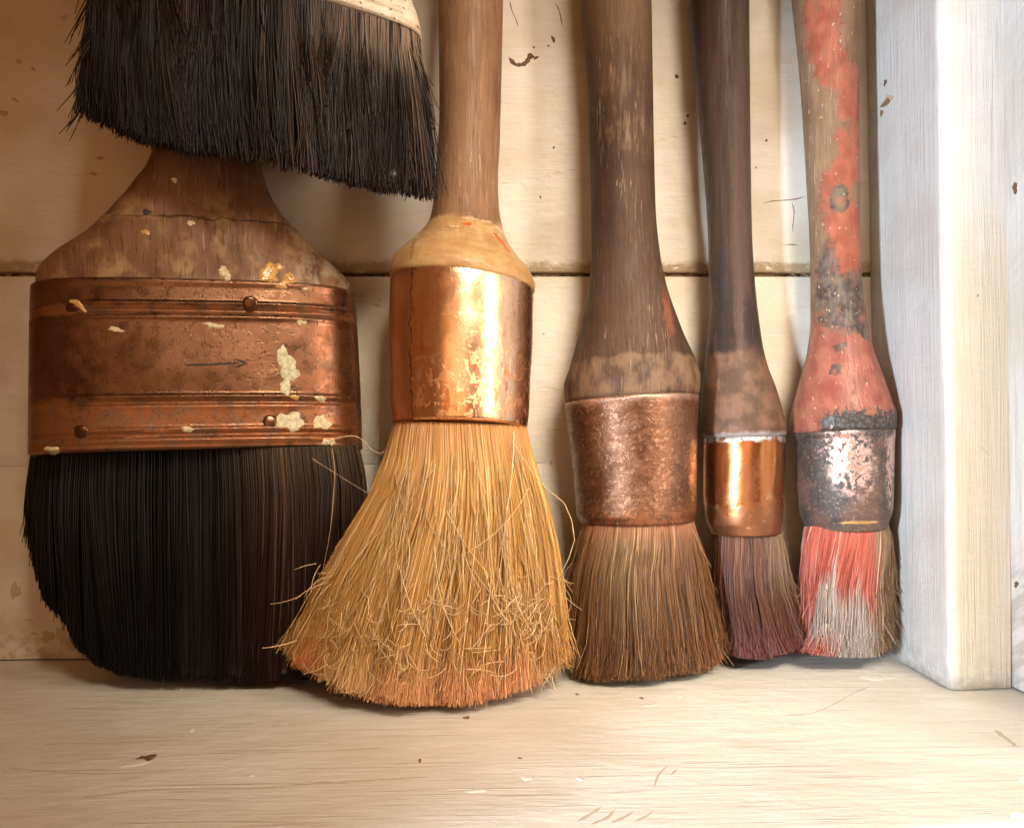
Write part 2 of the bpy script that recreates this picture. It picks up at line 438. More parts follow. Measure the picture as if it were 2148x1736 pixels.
def stroke(name, b, pts, wd, mat, parent, h=.8, **props):
    """a thin raised or dark line along pixels pts on a surface"""
    pts = np.array(pts, float); d = np.r_[0, np.cumsum(np.linalg.norm(np.diff(pts, axis=0), axis=1))]
    n = max(6, int(d[-1]/5)); q = np.linspace(0, d[-1], n); P = np.stack([pchip(d, pts[:, 0], q), pchip(d, pts[:, 1], q)], 1)
    T = np.gradient(P, axis=0); T /= np.linalg.norm(T, axis=1)[:, None]; N2 = np.stack([-T[:, 1], T[:, 0]], 1)
    V = []
    for i in range(n):
        ww = wd*(.55+.6*rng.random())*(min(1, i/2, (n-1-i)/2)+.15)
        for s, hh in ((-1, 0.1), (0, h), (1, 0.1)):
            X, N = hit(b, *(P[i]+N2[i]*s*ww))
            if X is None: return None
            V.append(X+N*hh)
    Fc = []
    for i in range(n-1):
        for s in (0, 1): Fc.append([3*i+s, 3*i+s+1, 3*i+4+s, 3*i+3+s])
    return mesh(name, V, Fc, mat, parent, **props)
boards = [o for o in ref.children if o.name.startswith('board')]
bw = bvh_of(*boards); bs = bvh_of(shelf); bp = bvh_of(post)
up, mid, low = boards
for cx, cy, rx, ry, a in ((1112, 119, 9, 6, -30), (1124, 122, 6, 3, -40), (1160, 83, 4, 7, -20), (1419, 161, 5, 4, 0), (1442, 243, 2.5, 4, 0), (1436, 259, 3, 4, 0), (1161, 310, 2, 3, 0), (1133, 414, 2, 3, 0), (1607, 295, 3, 3, 0), (1585, 352, 2, 2, 0), (1150, 97, 3, 2, 0), (1119, 100, 2, 3, 0), (40, 130, 7, 5, 30), (70, 145, 6, 4, 40), (31, 210, 8, 4, 20), (8, 238, 9, 7, 20), (210, 332, 8, 4, 10), (196, 365, 7, 4, 10), (135, 38, 8, 6, 20)):
    dk = cx > 1000
    blot('paint_chip' if dk else 'stain', bw, cx, cy, rx, ry, MAT['chip'] if dk else MAT['grime'], up, .6, a, .35, 14)
for cx, cy, rx, ry, a in ((1211, 701, 3, 2, 0), (760, 620, 3, 2, 0), (795, 628, 4, 2, 30), (790, 640, 8, 3, 20), (1250, 600, 2, 2, 0), (1155, 970, 3, 5, 0), (1140, 700, 3, 2, 0)):
    blot('paint_chip', bw, cx, cy, rx, ry, MAT['grime'], mid, .6, a, .35, 12)
for cx, cy, rx, ry, a in ((32, 1238, 11, 18, 25), (100, 1335, 16, 12, 10), (128, 1330, 10, 20, 10), (70, 1328, 7, 4, 0), (25, 1374, 8, 7, 10), (120, 1372, 14, 10, 0), (60, 1300, 10, 3, 10), (1243, 1032, 4, 7, 20), (1230, 1050, 2, 3, 0), (1240, 1180, 3, 6, 0)):
    blot('stain', bw, cx, cy, rx, ry, MAT['grime'] if cx < 200 else MAT['chip'], low, .5, a, .4, 14)
for pts in ([(1068, 0), (1073, 22), (1082, 42), (1087, 58)], [(1162, 5), (1172, 22), (1178, 50), (1180, 58)], [(1050, 387), (1058, 383), (1070, 386)], [(1088, 382), (1100, 390), (1107, 400)], [(1137, 372), (1147, 369), (1157, 374)], [(1160, 364), (1170, 361), (1182, 365)], [(1188, 359), (1199, 356), (1212, 360)], [(1380, 290), (1395, 293), (1402, 290)], [(1404, 290), (1412, 286), (1424, 290)], [(1600, 427), (1620, 422), (1650, 420), (1668, 418), (1688, 412)], [(1660, 424), (1665, 445), (1662, 480), (1664, 490)], [(1640, 515), (1660, 513), (1676, 516)], [(1470, 526), (1482, 520)]):
    stroke('hairline_crack', bw, pts, 1.0 if pts[0][1] < 30 or pts[0][0] > 1590 else .7, MAT['crack' if pts[0][1] < 30 or pts[0][0] > 1590 else 'grime'], up, .35)
stroke('paint_chip', bw, [(1067, 121), (1073, 129), (1084, 137), (1096, 136), (1106, 128), (1113, 118)], 4.6, MAT['chip'], up, .5)
for pts in ([(1125, 815), (1140, 812), (1180, 818)], [(1140, 905), (1170, 900), (1190, 905)]):
    stroke('hairline_crack', bw, pts, .7, MAT['grime'], mid, .3)
for cx, cy, rx, ry, a in ((305, 1590, 22, 8, -8), (880, 1594, 4, 4, 0), (1090, 1589, 5, 2, 0), (978, 1504, 9, 3, 0), (1210, 1455, 5, 2, 0), (1345, 1463, 6, 2, 0)):
    blot('dent', bs, cx, cy, rx, ry, MAT['chip'] if cx < 400 else MAT['crack'], shelf, .5, a, .35, 16)
for cx, cy, rx, ry, a in ((1830, 1420, 24, 7, 5), (1365, 1477, 14, 4, 0), (1425, 1460, 8, 3, 0), (1000, 1657, 26, 4, -5), (1105, 1630, 14, 5, 0), (400, 1530, 9, 4, 0), (527, 1625, 8, 3, 0), (1215, 1632, 8, 4, 20), (2145, 1630, 12, 5, 0), (283, 1600, 30, 8, -10)):
    blot('paint_lump', bs, cx, cy, rx, ry, MAT['shelf'], shelf, 2.0, a, .3, 16)
for pts, wd in (([(1640, 1500), (1690, 1497), (1740, 1480), (1800, 1448), (1822, 1440)], 1.3), ([(2085, 1530), (2110, 1548), (2135, 1568)], 5), ([(1210, 1722), (1240, 1705), (1262, 1690)], 4), ([(1238, 1728), (1275, 1712), (1290, 1695)], 4), ([(1280, 1725), (1310, 1712), (1330, 1700)], 3.5), ([(1330, 1722), (1352, 1712), (1370, 1700)], 3), ([(1370, 1652), (1380, 1625), (1400, 1605)], 3), ([(1405, 1625), (1420, 1612)], 3), ([(170, 1672), (330, 1655), (520, 1652), (700, 1640), (900, 1628)], 1.6), ([(90, 1560), (260, 1556), (380, 1550)], 1.2), ([(250, 1595), (430, 1580), (600, 1577), (800, 1568)], 1.2), ([(20, 1610), (200, 1622), (400, 1612)], 1.3)):
    stroke('grain_line', bs, pts, wd*.7, MAT['soft'], shelf, .25)
for cx, cy, rx, ry, a, mt in ((1858, 215, 5, 18, 38, 'crack'), (1856, 174, 3, 8, 10, 'chip'), (1848, 238, 3, 9, 10, 'crack'), (1866, 205, 8, 6, 20, 'grime'), (2050, 620, 2, 3, 0, 'crack'), (2062, 945, 14, 6, 45, 'grime')):
    blot('knot', bp, cx, cy, rx, ry, MAT[mt], post_t, .5, a, .4, 14)
bside = bvh_of(*[o for o in side.children])
for cx, cy, rx, ry in ((2128, 395, 6, 12), (2131, 1225, 5, 7)):
    blot('dark_knot', bside, cx, cy, rx, ry, MAT['chip'], side, .6, 0, .3, 14)

# ------------------------------------------------------------ bristles
MAT['bristle'] = None
def bristle_mat(name, rough=.45, spec=.4, sub=0):
    m = MT(name); a = m.n('ShaderNodeVertexColor', layer_name='Col')
    return m.set(a.outputs[0], rough, 0, **{'Specular IOR Level': spec})
MAT['hair'] = bristle_mat('natural_bristle', .42, .45)
MAT['hair_black'] = bristle_mat('black_bristle', .36, .2)
MAT['hair_gloss'] = bristle_mat('glossy_black_bristle', .27, .26)
def tubes(P, rad, col):
    """P (n,k,3) centre lines, rad (n,k), col (n,k,3) -> three-sided tubes"""
    n, k, _ = P.shape
    T = np.gradient(P, axis=1); T /= np.linalg.norm(T, axis=2)[..., None]+1e-9
    A = np.cross(T, np.array([0.13, 1.0, 0.07])); A /= np.linalg.norm(A, axis=2)[..., None]+1e-9
    B = np.cross(T, A)
    ang = rng.random(n)[:, None]*6.28
    rings = []
    for i in range(3):
        t = ang+i*2*np.pi/3
        rings.append(P+rad[..., None]*(A*np.cos(t)[..., None]+B*np.sin(t)[..., None]))
    V = np.stack(rings, 2).reshape(-1, 3)
    base = (np.arange(n)[:, None]*k+np.arange(k-1)[None, :])*3
    Fq = np.concatenate([np.stack([base+i, base+(i+1) % 3, base+3+(i+1) % 3, base+3+i], -1).reshape(-1, 4) for i in range(3)])
    C = np.repeat(col, 3, axis=1).reshape(-1, 3) if col.shape[1] == k else None
    return V, Fq, C
def bristles(parent, n, y0, rows, bottom, depth, hd, colf, tilt=lambda x: 0*x, seg=7, rad=1.3, clump=.4, nclump=220, wav=6, tipcurl=6, fray=.02, fraylen=120, front=.72, mat='hair', shape=2.0, ylen=14, core_col=(.05, .03, .015), shear=1.0, core=.80, flyaway=None, extra=None, corerows=None, rim=None):
    rows = np.array(rows, float)
    L = lambda y: pchip(rows[:, 0], rows[:, 1], y)
    R = lambda y: pchip(rows[:, 0], rows[:, 2], y)
    bx = np.array(bottom, float)
    th = rng.random(n)*2*np.pi; isf = rng.random(n) < front
    th = np.where(isf, np.pi*(1+rng.random(n)), th)
    rho = np.sqrt(rng.uniform(.45, 1, n))
    e = 2/shape
    s = rho*np.sign(np.cos(th))*np.abs(np.cos(th))**e; q = rho*np.sign(np.sin(th))*np.abs(np.sin(th))**e
    cs = np.sqrt(rng.random(nclump)); ct = rng.random(nclump)*6.28; cS, cQ = cs*np.cos(ct), cs*np.sin(ct)
    near = np.argmin((s[:, None]-cS)**2+(q[:, None]-cQ)**2, 1)
    cw = rng.normal(0, 1, (nclump, 3))[near]; hw = rng.normal(0, 1, (n, 3)); ph = rng.random((n, 3))*6.28
    t = np.linspace(0, 1, seg+1)[None, :]
    xb = bx[:, 0]; yb = bx[:, 1]
    sx = s.copy()
    ytip = np.full(n, yb.max())
    for _ in range(12):
        x = L(ytip)+(R(ytip)-L(ytip))*(sx+1)/2
        ytip = .5*ytip+.5*np.interp(x, xb, yb)
    # shelf limit for each depth
    Yt = depth(ytip)+q*hd(ytip)
    P = unproj(x, ytip, Yt); low = P[:, 2] < 2
    for _ in range(3):
        ytip = np.where(P[:, 2] < 2, ytip-(2-P[:, 2])*F0/(Yt+2000), ytip); P = unproj(x, ytip, Yt)
    ytip = ytip-np.abs(rng.normal(0, ylen, n))-np.abs(cw[:, 2])*ylen*.3
    ytip = np.where(rng.random(n) < fray, ytip-rng.random(n)*fraylen, ytip)
    yr = (rim(s) if rim else y0)+tilt(s)
    ytip = np.maximum(ytip, yr+20)
    yy = yr[:, None]-6+(ytip-yr+6)[:, None]*t if np.ndim(yr) else y0+(ytip-y0)[:, None]*t
    c = clump*t**1.3
    ss = s[:, None]*(1-c)+cS[near][:, None]*c*np.clip(1.0, 0, 1)+(0)
    ss = np.where(np.abs(s[:, None]) > .85, s[:, None], ss)
    qq = q[:, None]*(1-c)+cQ[near][:, None]*c
    qq = np.where(q[:, None] < -.6, q[:, None]*.7+qq*.3, qq)
    X = L(yy)+(R(yy)-L(yy))*(ss+1)/2
    D = depth(yy)+qq*hd(yy)
    X += (wav*(hw[:, 0:1]*.7*t**1.5+cw[:, 0:1]*.6*t**1.5)+wav*.35*np.sin(ph[:, 0:1]+5*t*(1+.5*hw[:, 1:2]))*t+tipcurl*hw[:, 2:3]*np.clip((t-.75)*4, 0, 1)**2)
    D += wav*(hw[:, 1:2]*.6*t**1.5+cw[:, 1:2]*.8*t**1.5)
    wr = shear*np.clip(1-(yy-np.reshape(yr, (-1, 1)))/110, 0, 1)
    X = X+wr*((X-W0/2)*((depth(yy)+2000)/(D+2000)-1))
    P = unproj(X, yy, D)
    P[..., 2] = np.maximum(P[..., 2], 1.2+rng.random((n, 1))*3)
    rd = rad*(.7+.6*rng.random(n))[:, None]*(1-.55*t)*np.ones_like(X)
    C = colf(X, yy, qq, rng.random((n, 1)), cw[:, 0:1], t)
    Vs, Fs, Cs = tubes(P, rd, C)
    if flyaway:
        for PP, rr, CC in flyaway():
            v, f_, c_ = tubes(PP, rr, CC); Fs = np.concatenate([Fs, f_+len(Vs)]); Vs = np.concatenate([Vs, v]); Cs = np.concatenate([Cs, c_])
    # solid heart of the bundle, so nothing shows through it
    ye = yb.max()-22
    cr = np.array([[y, l+(r-l)*(1-core)/2, r-(r-l)*(1-core)/2] for y, l, r in (rows if corerows is None else corerows)])
    Vc, Fc = loft('c', cr, lambda y: depth(y), None, None, hd=lambda y: hd(y)*core, n_exp=shape if shape > 2 else 2.001, ny=24, ns=40, core=True)
    cc = []
    V4 = Vc.reshape(24, 40, 3)
    qx, qy = proj(Vc); lim = np.interp(qx, xb, yb)-16
    over = np.maximum(qy-lim, 0); Vc[:, 2] += over*(Vc[:, 1]+2000)/F0; Vc[:, 2] = np.maximum(Vc[:, 2], 5)
    nv = len(Vc); capc = V4[-1].mean(0); capc = Vc.reshape(24, 40, 3)[-1].mean(0)
    Vc = np.concatenate([Vc, capc[None]]); j = np.arange(40)
    capf = np.stack([np.full(40, nv), (23*40+(j+1) % 40), 23*40+j, np.full(40, nv)], -1)
    Fs = np.concatenate([Fs, Fc+len(Vs)]); b0 = len(Vs)
    Vs = np.concatenate([Vs, Vc]); Cs = np.concatenate([Cs, np.tile(np.array(core_col), (len(Vc), 1))])
    tri = np.stack([np.full(40, nv), (23*40+(j+1) % 40), 23*40+j], -1)+b0
    # cap as degenerate-free quads through pairs of triangles
    capq = np.stack([np.full(20, nv), 23*40+(2*np.arange(20)), 23*40+(2*np.arange(20)+1), 23*40+((2*np.arange(20)+2) % 40)], -1)+b0
    Fs = np.concatenate([Fs, capq])
    return mesh('bristles', Vs, Fs, MAT[mat], parent, col=np.clip(Cs, 0, 1), smooth=True, kind='stuff')
def mixc(a, b, f): return np.asarray(a)*(1-f[..., None])+np.asarray(b)*f[..., None]

# ================================================================ brushes
lin = lambda ys, vs: (lambda y: np.interp(y, ys, vs))
def ring(y0, amp, wd): return lambda y, t: amp*np.exp(-((y-y0)/wd)**2)
def rings(*a): return lambda y, t: sum(q[1]*np.exp(-((y-q[0])/q[2])**2) for q in a)
def dents(seed, amp, fx=3.0, fy=60.0): return lambda y, t: amp*vn(np.cos(t)*fx+seed, y/fy+np.sin(t)*fx, 3)
def add(*f): return lambda y, t: sum(g(y, t) for g in f)
def path_hair(pts, dep, rad, col, n=16):
    pts = np.array(pts, float); d = np.r_[0, np.cumsum(np.linalg.norm(np.diff(pts, axis=0), axis=1))]; q = np.linspace(0, d[-1], n)
    P = unproj(pchip(d, pts[:, 0], q), pchip(d, pts[:, 1], q), dep if np.isscalar(dep) else np.interp(q, [0, d[-1]], dep))
    r = rad*(1-.5*np.linspace(0, 1, n)); return P[None], r[None], np.tile(np.array(col), (1, n, 1))
def stray(parent, pts, dep, rad, col, mat='hair'):
    v, f_, c_ = tubes(*path_hair(pts, dep, rad, col)); return mesh('stray_bristle', v, f_, MAT[mat], parent, col=c_)
def dome(name, b, px, py, r, h, mat, parent):
    """a round headed rivet seated on the surface"""
    P, N = hit(b, px, py); N = Vector(N); T = N.orthogonal().normalized(); B = N.cross(T); V = []; k = 20
    prof = [(0, 1), (.4, .93), (.72, .72), (.93, .35), (1, -.2)]
    for rr, hh in prof:
        for i in range(k if rr else 1):
            a = i*2*math.pi/k; q = r*rr*(1+.05*math.sin(3*a)); V.append(P+np.array(T)*q*math.cos(a)+np.array(B)*q*math.sin(a)+np.array(N)*h*hh)
    Fc = [[0, 1+(i+1) % k, 1+i] for i in range(k)]
    for s in range(3):
        a = 1+s*k
        for i in range(k): Fc.append([a+i, a+(i+1) % k, a+k+(i+1) % k, a+k+i])
    return mesh(name, V, Fc, mat, parent)

# paints used for spots
def plain(name, a, b, rough=.5, metal=0, sc=120):
    m = MT(name); c = m.mix(m.ramp(m.noise(sc), .4, .65), a, b); m.bump(m.noise(sc), .0004, .5); return m.set(c, rough, metal)
def spot(name, col, rough=.55, spec=.5):
    m = bpy.data.materials.new(name); m.use_nodes = True; t = m.node_tree; b = t.nodes['Principled BSDF']
    tc = t.nodes.new('ShaderNodeTexCoord'); nz = t.nodes.new('ShaderNodeTexNoise'); nz.inputs['Scale'].default_value = 900; nz.inputs['Detail'].default_value = 3
    t.links.new(tc.outputs['Object'], nz.inputs['Vector'])
    rp = t.nodes.new('ShaderNodeValToRGB'); rp.color_ramp.elements[0].position = .35; rp.color_ramp.elements[1].position = .62
    rp.color_ramp.elements[0].color = (*[c*.6 for c in col], 1); rp.color_ramp.elements[1].color = (*col, 1)
    t.links.new(nz.outputs[0], rp.inputs[0]); t.links.new(rp.outputs[0], b.inputs['Base Color'])
    bp_ = t.nodes.new('ShaderNodeBump'); bp_.inputs['Strength'].default_value = .5; bp_.inputs['Distance'].default_value = .0004
    t.links.new(nz.outputs[0], bp_.inputs['Height']); t.links.new(bp_.outputs[0], b.inputs['Normal'])
    b.inputs['Roughness'].default_value = rough; b.inputs['Specular IOR Level'].default_value = spec
    return m
MAT['cream_spot'] = spot('cream_paint_spot', (.62, .52, .30)); MAT['green_spot'] = spot('pale_green_paint_spot', (.56, .52, .32))
MAT['amber'] = spot('amber_resin', (.60, .34, .10), .2, .8); MAT['dark_spot'] = spot('dark_spot', (.03, .014, .01)); MAT['rust_spot'] = spot('rust_spot', (.30, .10, .03))
MAT['red_spot'] = spot('red_paint_spot', (.50, .10, .04), .4)

# ---------------------------------------------------------------- flat wall brush, standing
dA = lin([-300, 0, 300, 630, 960, 1200, 1430], [-72, -84, -100, -138, -168, -186, -192])
A = thing('flat_brush', 'wide flat brush with rusty brown metal band and black bristles, standing leftmost on the shelf', 'paint brush', unproj(400, 1430, -188)*[1, 1, 0], 'paint brushes standing on the shelf')
def xA(m, c, h, r):
    X, Z = m.sep()
    ln = m.ramp(m.math('ABSOLUTE', m.math('SUBTRACT', Z, .489)), .0035, .0005)
    c = m.mix(m.mul(ln, .8), c, (.05, .02, .01))
    pale = m.mul(m.ramp(m.noise(16, 16, 4, off=40), .48, .66), m.ramp(Z, .40, .52))  # paler blotches of the wood, its golden sheen painted in with them
    c = m.mix(m.mul(pale, .6), c, (.38, .25, .11))
    side = m.ramp(X, .575, .63)
    c = m.mix(m.mul(side, m.ramp(m.noise(40, 25, 4, off=60), .42, .62), .7), c, (.36, .27, .18))
    h = m.math('SUBTRACT', h, m.math('MULTIPLY', ln, 2.0))
    return c, h, r
mAh = wood('stained_wood', (.155, .075, .034), (.19, .095, .045), (.060, .024, .010), .42, (.34, .25, .14), .5, xA, gs=38)
hA = loft('handle', [(-380, 345, 505), (-200, 325, 515), (150, 330, 532), (316, 325, 541), (370, 307, 553), (401, 285, 561), (454, 240, 592), (512, 178, 646), (557, 110, 695), (592, 76, 730), (612, 74, 741), (632, 76, 741)],
          dA, mAh, A, tilt=lin([300, 600], [-.01, -.03]), n_exp=lin([0, 400, 630], [4.2, 4.6, 3.4]), hd=lin([-300, 316, 480, 560, 632], [62, 74, 88, 104, 115]), yaw=math.radians(12), ny=150, ns=120, disp=dents(4, 1.6, 2, 40))
def ferA():
    m = MT('rusty_ferrule'); X, Z = m.sep()
    big = m.noise(9, 9, 4, off=3); mid_ = m.noise(45, 45, 4, off=7); fine = m.noise(170, 170, 3, .7, off=13)
    c = m.mix(m.ramp(big, .35, .65), (.105, .050, .026), (.19, .095, .052))
    c = m.mix(m.mul(m.ramp(m.math('ADD', m.math('MULTIPLY', mid_, .5), m.math('MULTIPLY', fine, .5)), .46, .62), .6), c, (.15, .055, .024))
    rust = m.any(m.ramp(Z, .845, .86), m.ramp(m.math('ABSOLUTE', m.math('SUBTRACT', Z, .679)), .013, .006), m.mul(m.ramp(X, .60, .66), .5))
    c = m.mix(m.mul(rust, m.ramp(m.noise(30, 30, 4, off=17), .36, .58), .8), c, (.24, .080, .022))
    pit = m.ramp(fine, .63, .68); pm = m.ramp(m.noise(11, 11, 2, off=19), .40, .56)
    c = m.mix(m.mul(pit, pm, .92), c, (.045, .018, .01))
    rough = m.math('ADD', m.ramp(mid_, .35, .7, .24, .46), m.mul(pit, .2))
    h = m.math('SUBTRACT', m.math('ADD', m.math('MULTIPLY', mid_, .22), m.math('MULTIPLY', fine, .3)), m.mul(pit, pm, .9))
    m.bump(h, .0005, .6)
    return m.set(c, rough, m.ramp(rust, 0, 1, .9, .5))
mAf = ferA()
dispA = add(rings((667, 4, 4), (681, -3.0, 4.5), (694, 2.5, 5), (850, 3.5, 5), (861, -3.0, 4), (870, 1.2, 5), (914, 3.2, 5), (924, -2.5, 4), (935, 3.2, 6), (628, 1.5, 4)), dents(9, .9, 2, 70))
fA = loft('ferrule', [(622, 63, 746), (645, 62, 747), (700, 61, 750), (850, 59, 757), (949, 58, 760)], dA, mAf, A,
          tilt=lambda y: 0*y-.032, n_exp=3.3, hd=lambda y: 0*y+122, yaw=math.radians(12), ny=220, ns=160, disp=dispA)
bA = bvh_of(hA, fA)
for px, py in ((525, 637), (567, 885), (152, 648), (170, 905)): dome('rivet', bA, px, py, 14 if px > 300 else 12, 2.8, mAf, fA)
stroke('engraved_arrow_shaft', bA, [(388, 765.5), (440, 764), (500, 761)], 2.5, MAT['dark_spot'], fA, 1.3)
stroke('engraved_arrow_head', bA, [(492, 753), (506, 757), (516, 760), (505, 766), (494, 770)], 2.5, MAT['dark_spot'], fA, 1.3)
for cx, cy, rx, ry, a, mt, h in ((600, 762, 20, 31, -10, 'green_spot', 3), (614, 782, 12, 18, 20, 'green_spot', 2.5), (599, 811, 13, 16, 0, 'green_spot', 2.5), (608, 884, 27, 23, 10, 'green_spot', 4), (675, 886, 17, 17, 0, 'cream_spot', 4), (688, 928, 13, 10, 0, 'cream_spot', 4),
        (393, 900, 15, 6, 5, 'cream_spot', 3), (110, 944, 18, 8, 20, 'cream_spot', 4), (605, 950, 16, 9, 10, 'cream_spot', 3), (242, 691, 17, 5, 5, 'cream_spot', 2), (165, 640, 22, 5, 35, 'amber', 3), (155, 632, 12, 4, 5, 'amber', 3), (448, 682, 22, 5, 5, 'cream_spot', 2), (672, 836, 12, 7, 0, 'cream_spot', 2), (618, 833, 10, 6, 0, 'amber', 2), (632, 676, 10, 5, 0, 'cream_spot', 1.5), (330, 905, 30, 4, -3, 'rust_spot', 1), (300, 915, 35, 3, -3, 'rust_spot', 1),
        (525, 648, 12, 5, 0, 'dark_spot', .8), (720, 655, 5, 4, 0, 'dark_spot', .8), (695, 650, 5, 5, 0, 'dark_spot', .8)):
    blot('paint_spot', bA, cx, cy, rx, ry, MAT[mt], fA, h, a, .35)
for cx, cy, rx, ry, a, mt, h in ((470, 571, 15, 10, 20, 'cream_spot', 4), (478, 583, 6, 7, 0, 'cream_spot', 3), (400, 468, 8, 6, 20, 'cream_spot', 3), (563, 573, 24, 18, 5, 'amber', 7), (604, 585, 14, 15, 10, 'amber', 8), (590, 600, 14, 7, 0, 'amber', 5), (585, 560, 10, 7, 0, 'amber', 5), (308, 445, 10, 6, 30, 'dark_spot', 2), (305, 487, 10, 6, 0, 'amber', 4), (640, 606, 7, 4, 0, 'cream_spot', 3), (365, 378, 7, 5, 0, 'cream_spot', 1)):
    blot('paint_spot', bA, cx, cy, rx, ry, MAT[mt], hA, h, a, .35)
def colA(X, y, q, r, cw, t):
    base = mixc((.003, .0025, .0025), (.026, .010, .006), sm(380, 620, X)*(.35+.65*r))
    dust = sm(1055, 965, y)*sm(420, 600, X)*np.clip(.25+.6*r+.2*cw, 0, 1)
    base = mixc(base, (.10, .075, .035), dust*.75)
    return mixc(base, (.10, .055, .035), (r > .93)*sm(450, 640, X)*1.0)
bristles(A, 9000, 950, [(935, 66, 752), (983, 60, 764), (1060, 53, 770), (1130, 54, 770), (1250, 60, 768), (1350, 66, 762), (1450, 70, 755)],
         [(40, 1090), (54, 1132), (71, 1175), (92, 1255), (125, 1300), (163, 1355), (201, 1395), (245, 1417), (326, 1431), (490, 1436), (626, 1428), (690, 1395), (740, 1330), (765, 1250), (775, 1150), (790, 1100)],
         dA, lin([940, 1100, 1430], [86, 98, 78]), colA, tilt=lambda s: -.032*345*s, seg=5, rad=1.35, clump=.35, nclump=160, wav=4, tipcurl=3, fray=.01, shape=4.0, ylen=9, core_col=(.008, .007, .007), shear=0.0, mat='hair_black', core=.86,
         corerows=[(940, 66, 752), (1060, 55, 768), (1130, 56, 768), (1250, 95, 768), (1300, 128, 762), (1355, 166, 745), (1400, 215, 715)])
for p_ in ([(697, 935), (690, 930), (712, 917), (742, 914), (765, 926), (780, 944), (800, 951), (806, 945)], [(696, 940), (702, 985), (699, 1040), (694, 1100), (678, 1190), (664, 1262)], [(655, 962), (700, 990), (735, 1012), (772, 1034)]):
    stray(A, p_, -285, 1.1, (.55, .40, .26) if p_[0][1] < 950 and p_[0][0] > 696.5 else (.35, .22, .12))

# ---------------------------------------------------------------- wide black brush hanging above
dB = lambda y: -262+0*y
B = thing('wide_black_brush', 'wide black bristled brush with white ferrule, hanging over the neck of the rusty flat brush', 'paint brush', unproj(530, 400, -262))
m = MT('white_ferrule'); c = m.mix(m.ramp(m.noise(18, 18, 4), .45, .7), (.72, .64, .50), (.50, .37, .24)); m.bump(m.noise(60, 60, 4), .0006, .6)
c = m.mix(m.ramp(m.noise(120, 120, 3, off=9), .62, .68), c, (.12, .06, .03)); mBf = m.set(c, .45, .0)
fB = loft('ferrule', [(-330, 150, 800), (-200, 160, 830), (-100, 172, 862), (-50, 176, 880), (-14, 182, 887)], dB, mBf, B, tilt=lambda y: .29+0*y, n_exp=4.0, hd=lambda y: 74+0*y, ny=90, ns=120, disp=add(rings((-40, 3, 4), (-32, -2, 3), (-200, 4, 8)), dents(3, 1.5, 3, 50)))
loft('handle', [(-760, 300, 440), (-560, 300, 470), (-440, 230, 620), (-370, 155, 760), (-322, 152, 795)], dB, mAh, B, tilt=lin([-760, -322], [0, .27]), n_exp=3.5, hd=lambda y: 66+0*y, ny=60, ns=80)
def colB(X, y, q, r, cw, t):
    b = mixc((.007, .005, .004), (.024, .014, .009), r*np.ones_like(t))
    g = sm(1.0, 1.7, np.abs(cw))*sm(300, 480, X)*(r > .35)
    b = mixc(b, (.09, .055, .034), g*np.ones_like(t)*.85)  # lighter strands: dried paint, and glints put into the bristle colour
    root = sm(110, 0, y-(-20+.29*(X-530)))*sm(600, 850, X)*(r > .25)
    return mixc(b, (.34, .24, .16), root*.75)
bristles(B, 11500, -34, [(-160, 176, 876), (-130, 178, 876), (0, 190, 876), (60, 188, 879), (98, 184, 881), (187, 180, 892), (267, 184, 899), (330, 190, 902), (460, 196, 898)],
         [(120, 215), (165, 232), (185, 251), (223, 270), (312, 310), (445, 338), (556, 346), (623, 366), (712, 384), (801, 405), (873, 420), (904, 430), (930, 432)],
         dB, lin([-60, 0, 150, 430], [60, 68, 76, 70]), colB, tilt=lambda s: .29*352*s, seg=6, rad=1.6, clump=.86, nclump=800, wav=13, tipcurl=7, fray=.38, fraylen=260, shape=3.4, ylen=16, core_col=(.010, .008, .007), mat='hair_gloss', shear=0.0, core=.74,
         corerows=[(-60, 190, 870), (60, 185, 880), (187, 178, 898), (267, 250, 905), (330, 420, 908), (400, 780, 905)])
for k in range(26):
    x0 = 186+rng.random()*12; y0 = -20+rng.random()*230; a = 26+rng.random()*38
    stray(B, [(x0, y0), (x0-a*.45, y0+a*.8), (x0-a*(.75+.4*rng.random()), y0+a*(1.5+.5*rng.random()))], -262+rng.normal()*25, 1.5, (.03, .02, .014), 'hair_black')

# ---------------------------------------------------------------- round brush with the copper ferrule
dC = lin([-300, 0, 900, 1480], [-120, -150, -225, -262])
C_ = thing('round_brush', 'round brush with bright copper ferrule and long splayed straw coloured bristles', 'paint brush', unproj(930, 1480, -262)*[1, 1, 0], 'paint brushes standing on the shelf')
def xC(m, c, h, r):
    X, Z = m.sep()
    col_ = m.ramp(m.math('ADD', Z, m.math('MULTIPLY', m.noise(20, 20, 3, off=2), .03)), .488, .502)
    y = m.mix(m.ramp(m.noise(25, 60, 4, off=5), .35, .65), (.52, .34, .15), (.40, .22, .085))
    c = m.mix(m.mul(col_, .85), c, y)
    wh = m.mul(m.ramp(m.noise(22, 70, 4, off=25), .56, .62), m.ramp(Z, .47, .49), m.ramp(Z, .54, .52))
    c = m.mix(m.mul(wh, .7), c, (.62, .50, .34))
    ex = m.any(m.blob(1056, 516, 20, 7, ang=-38, amp=3), m.blob(980, 495, 11, 4, amp=3), m.blob(1073, 536, 12, 6, ang=-40, amp=3))
    c = m.mix(ex, c, (.46, .11, .03))
    ds = m.blob(862, 556, 5, 30, amp=3)
    c = m.mix(m.mul(ds, .6), c, (.25, .11, .04))
    return c, h, m.fmix(col_, r, .28)
mCh = wood('worn_tan_wood', (.21, .11, .056), (.28, .16, .085), (.14, .065, .03), .40, (.60, .44, .28), .35, xC)
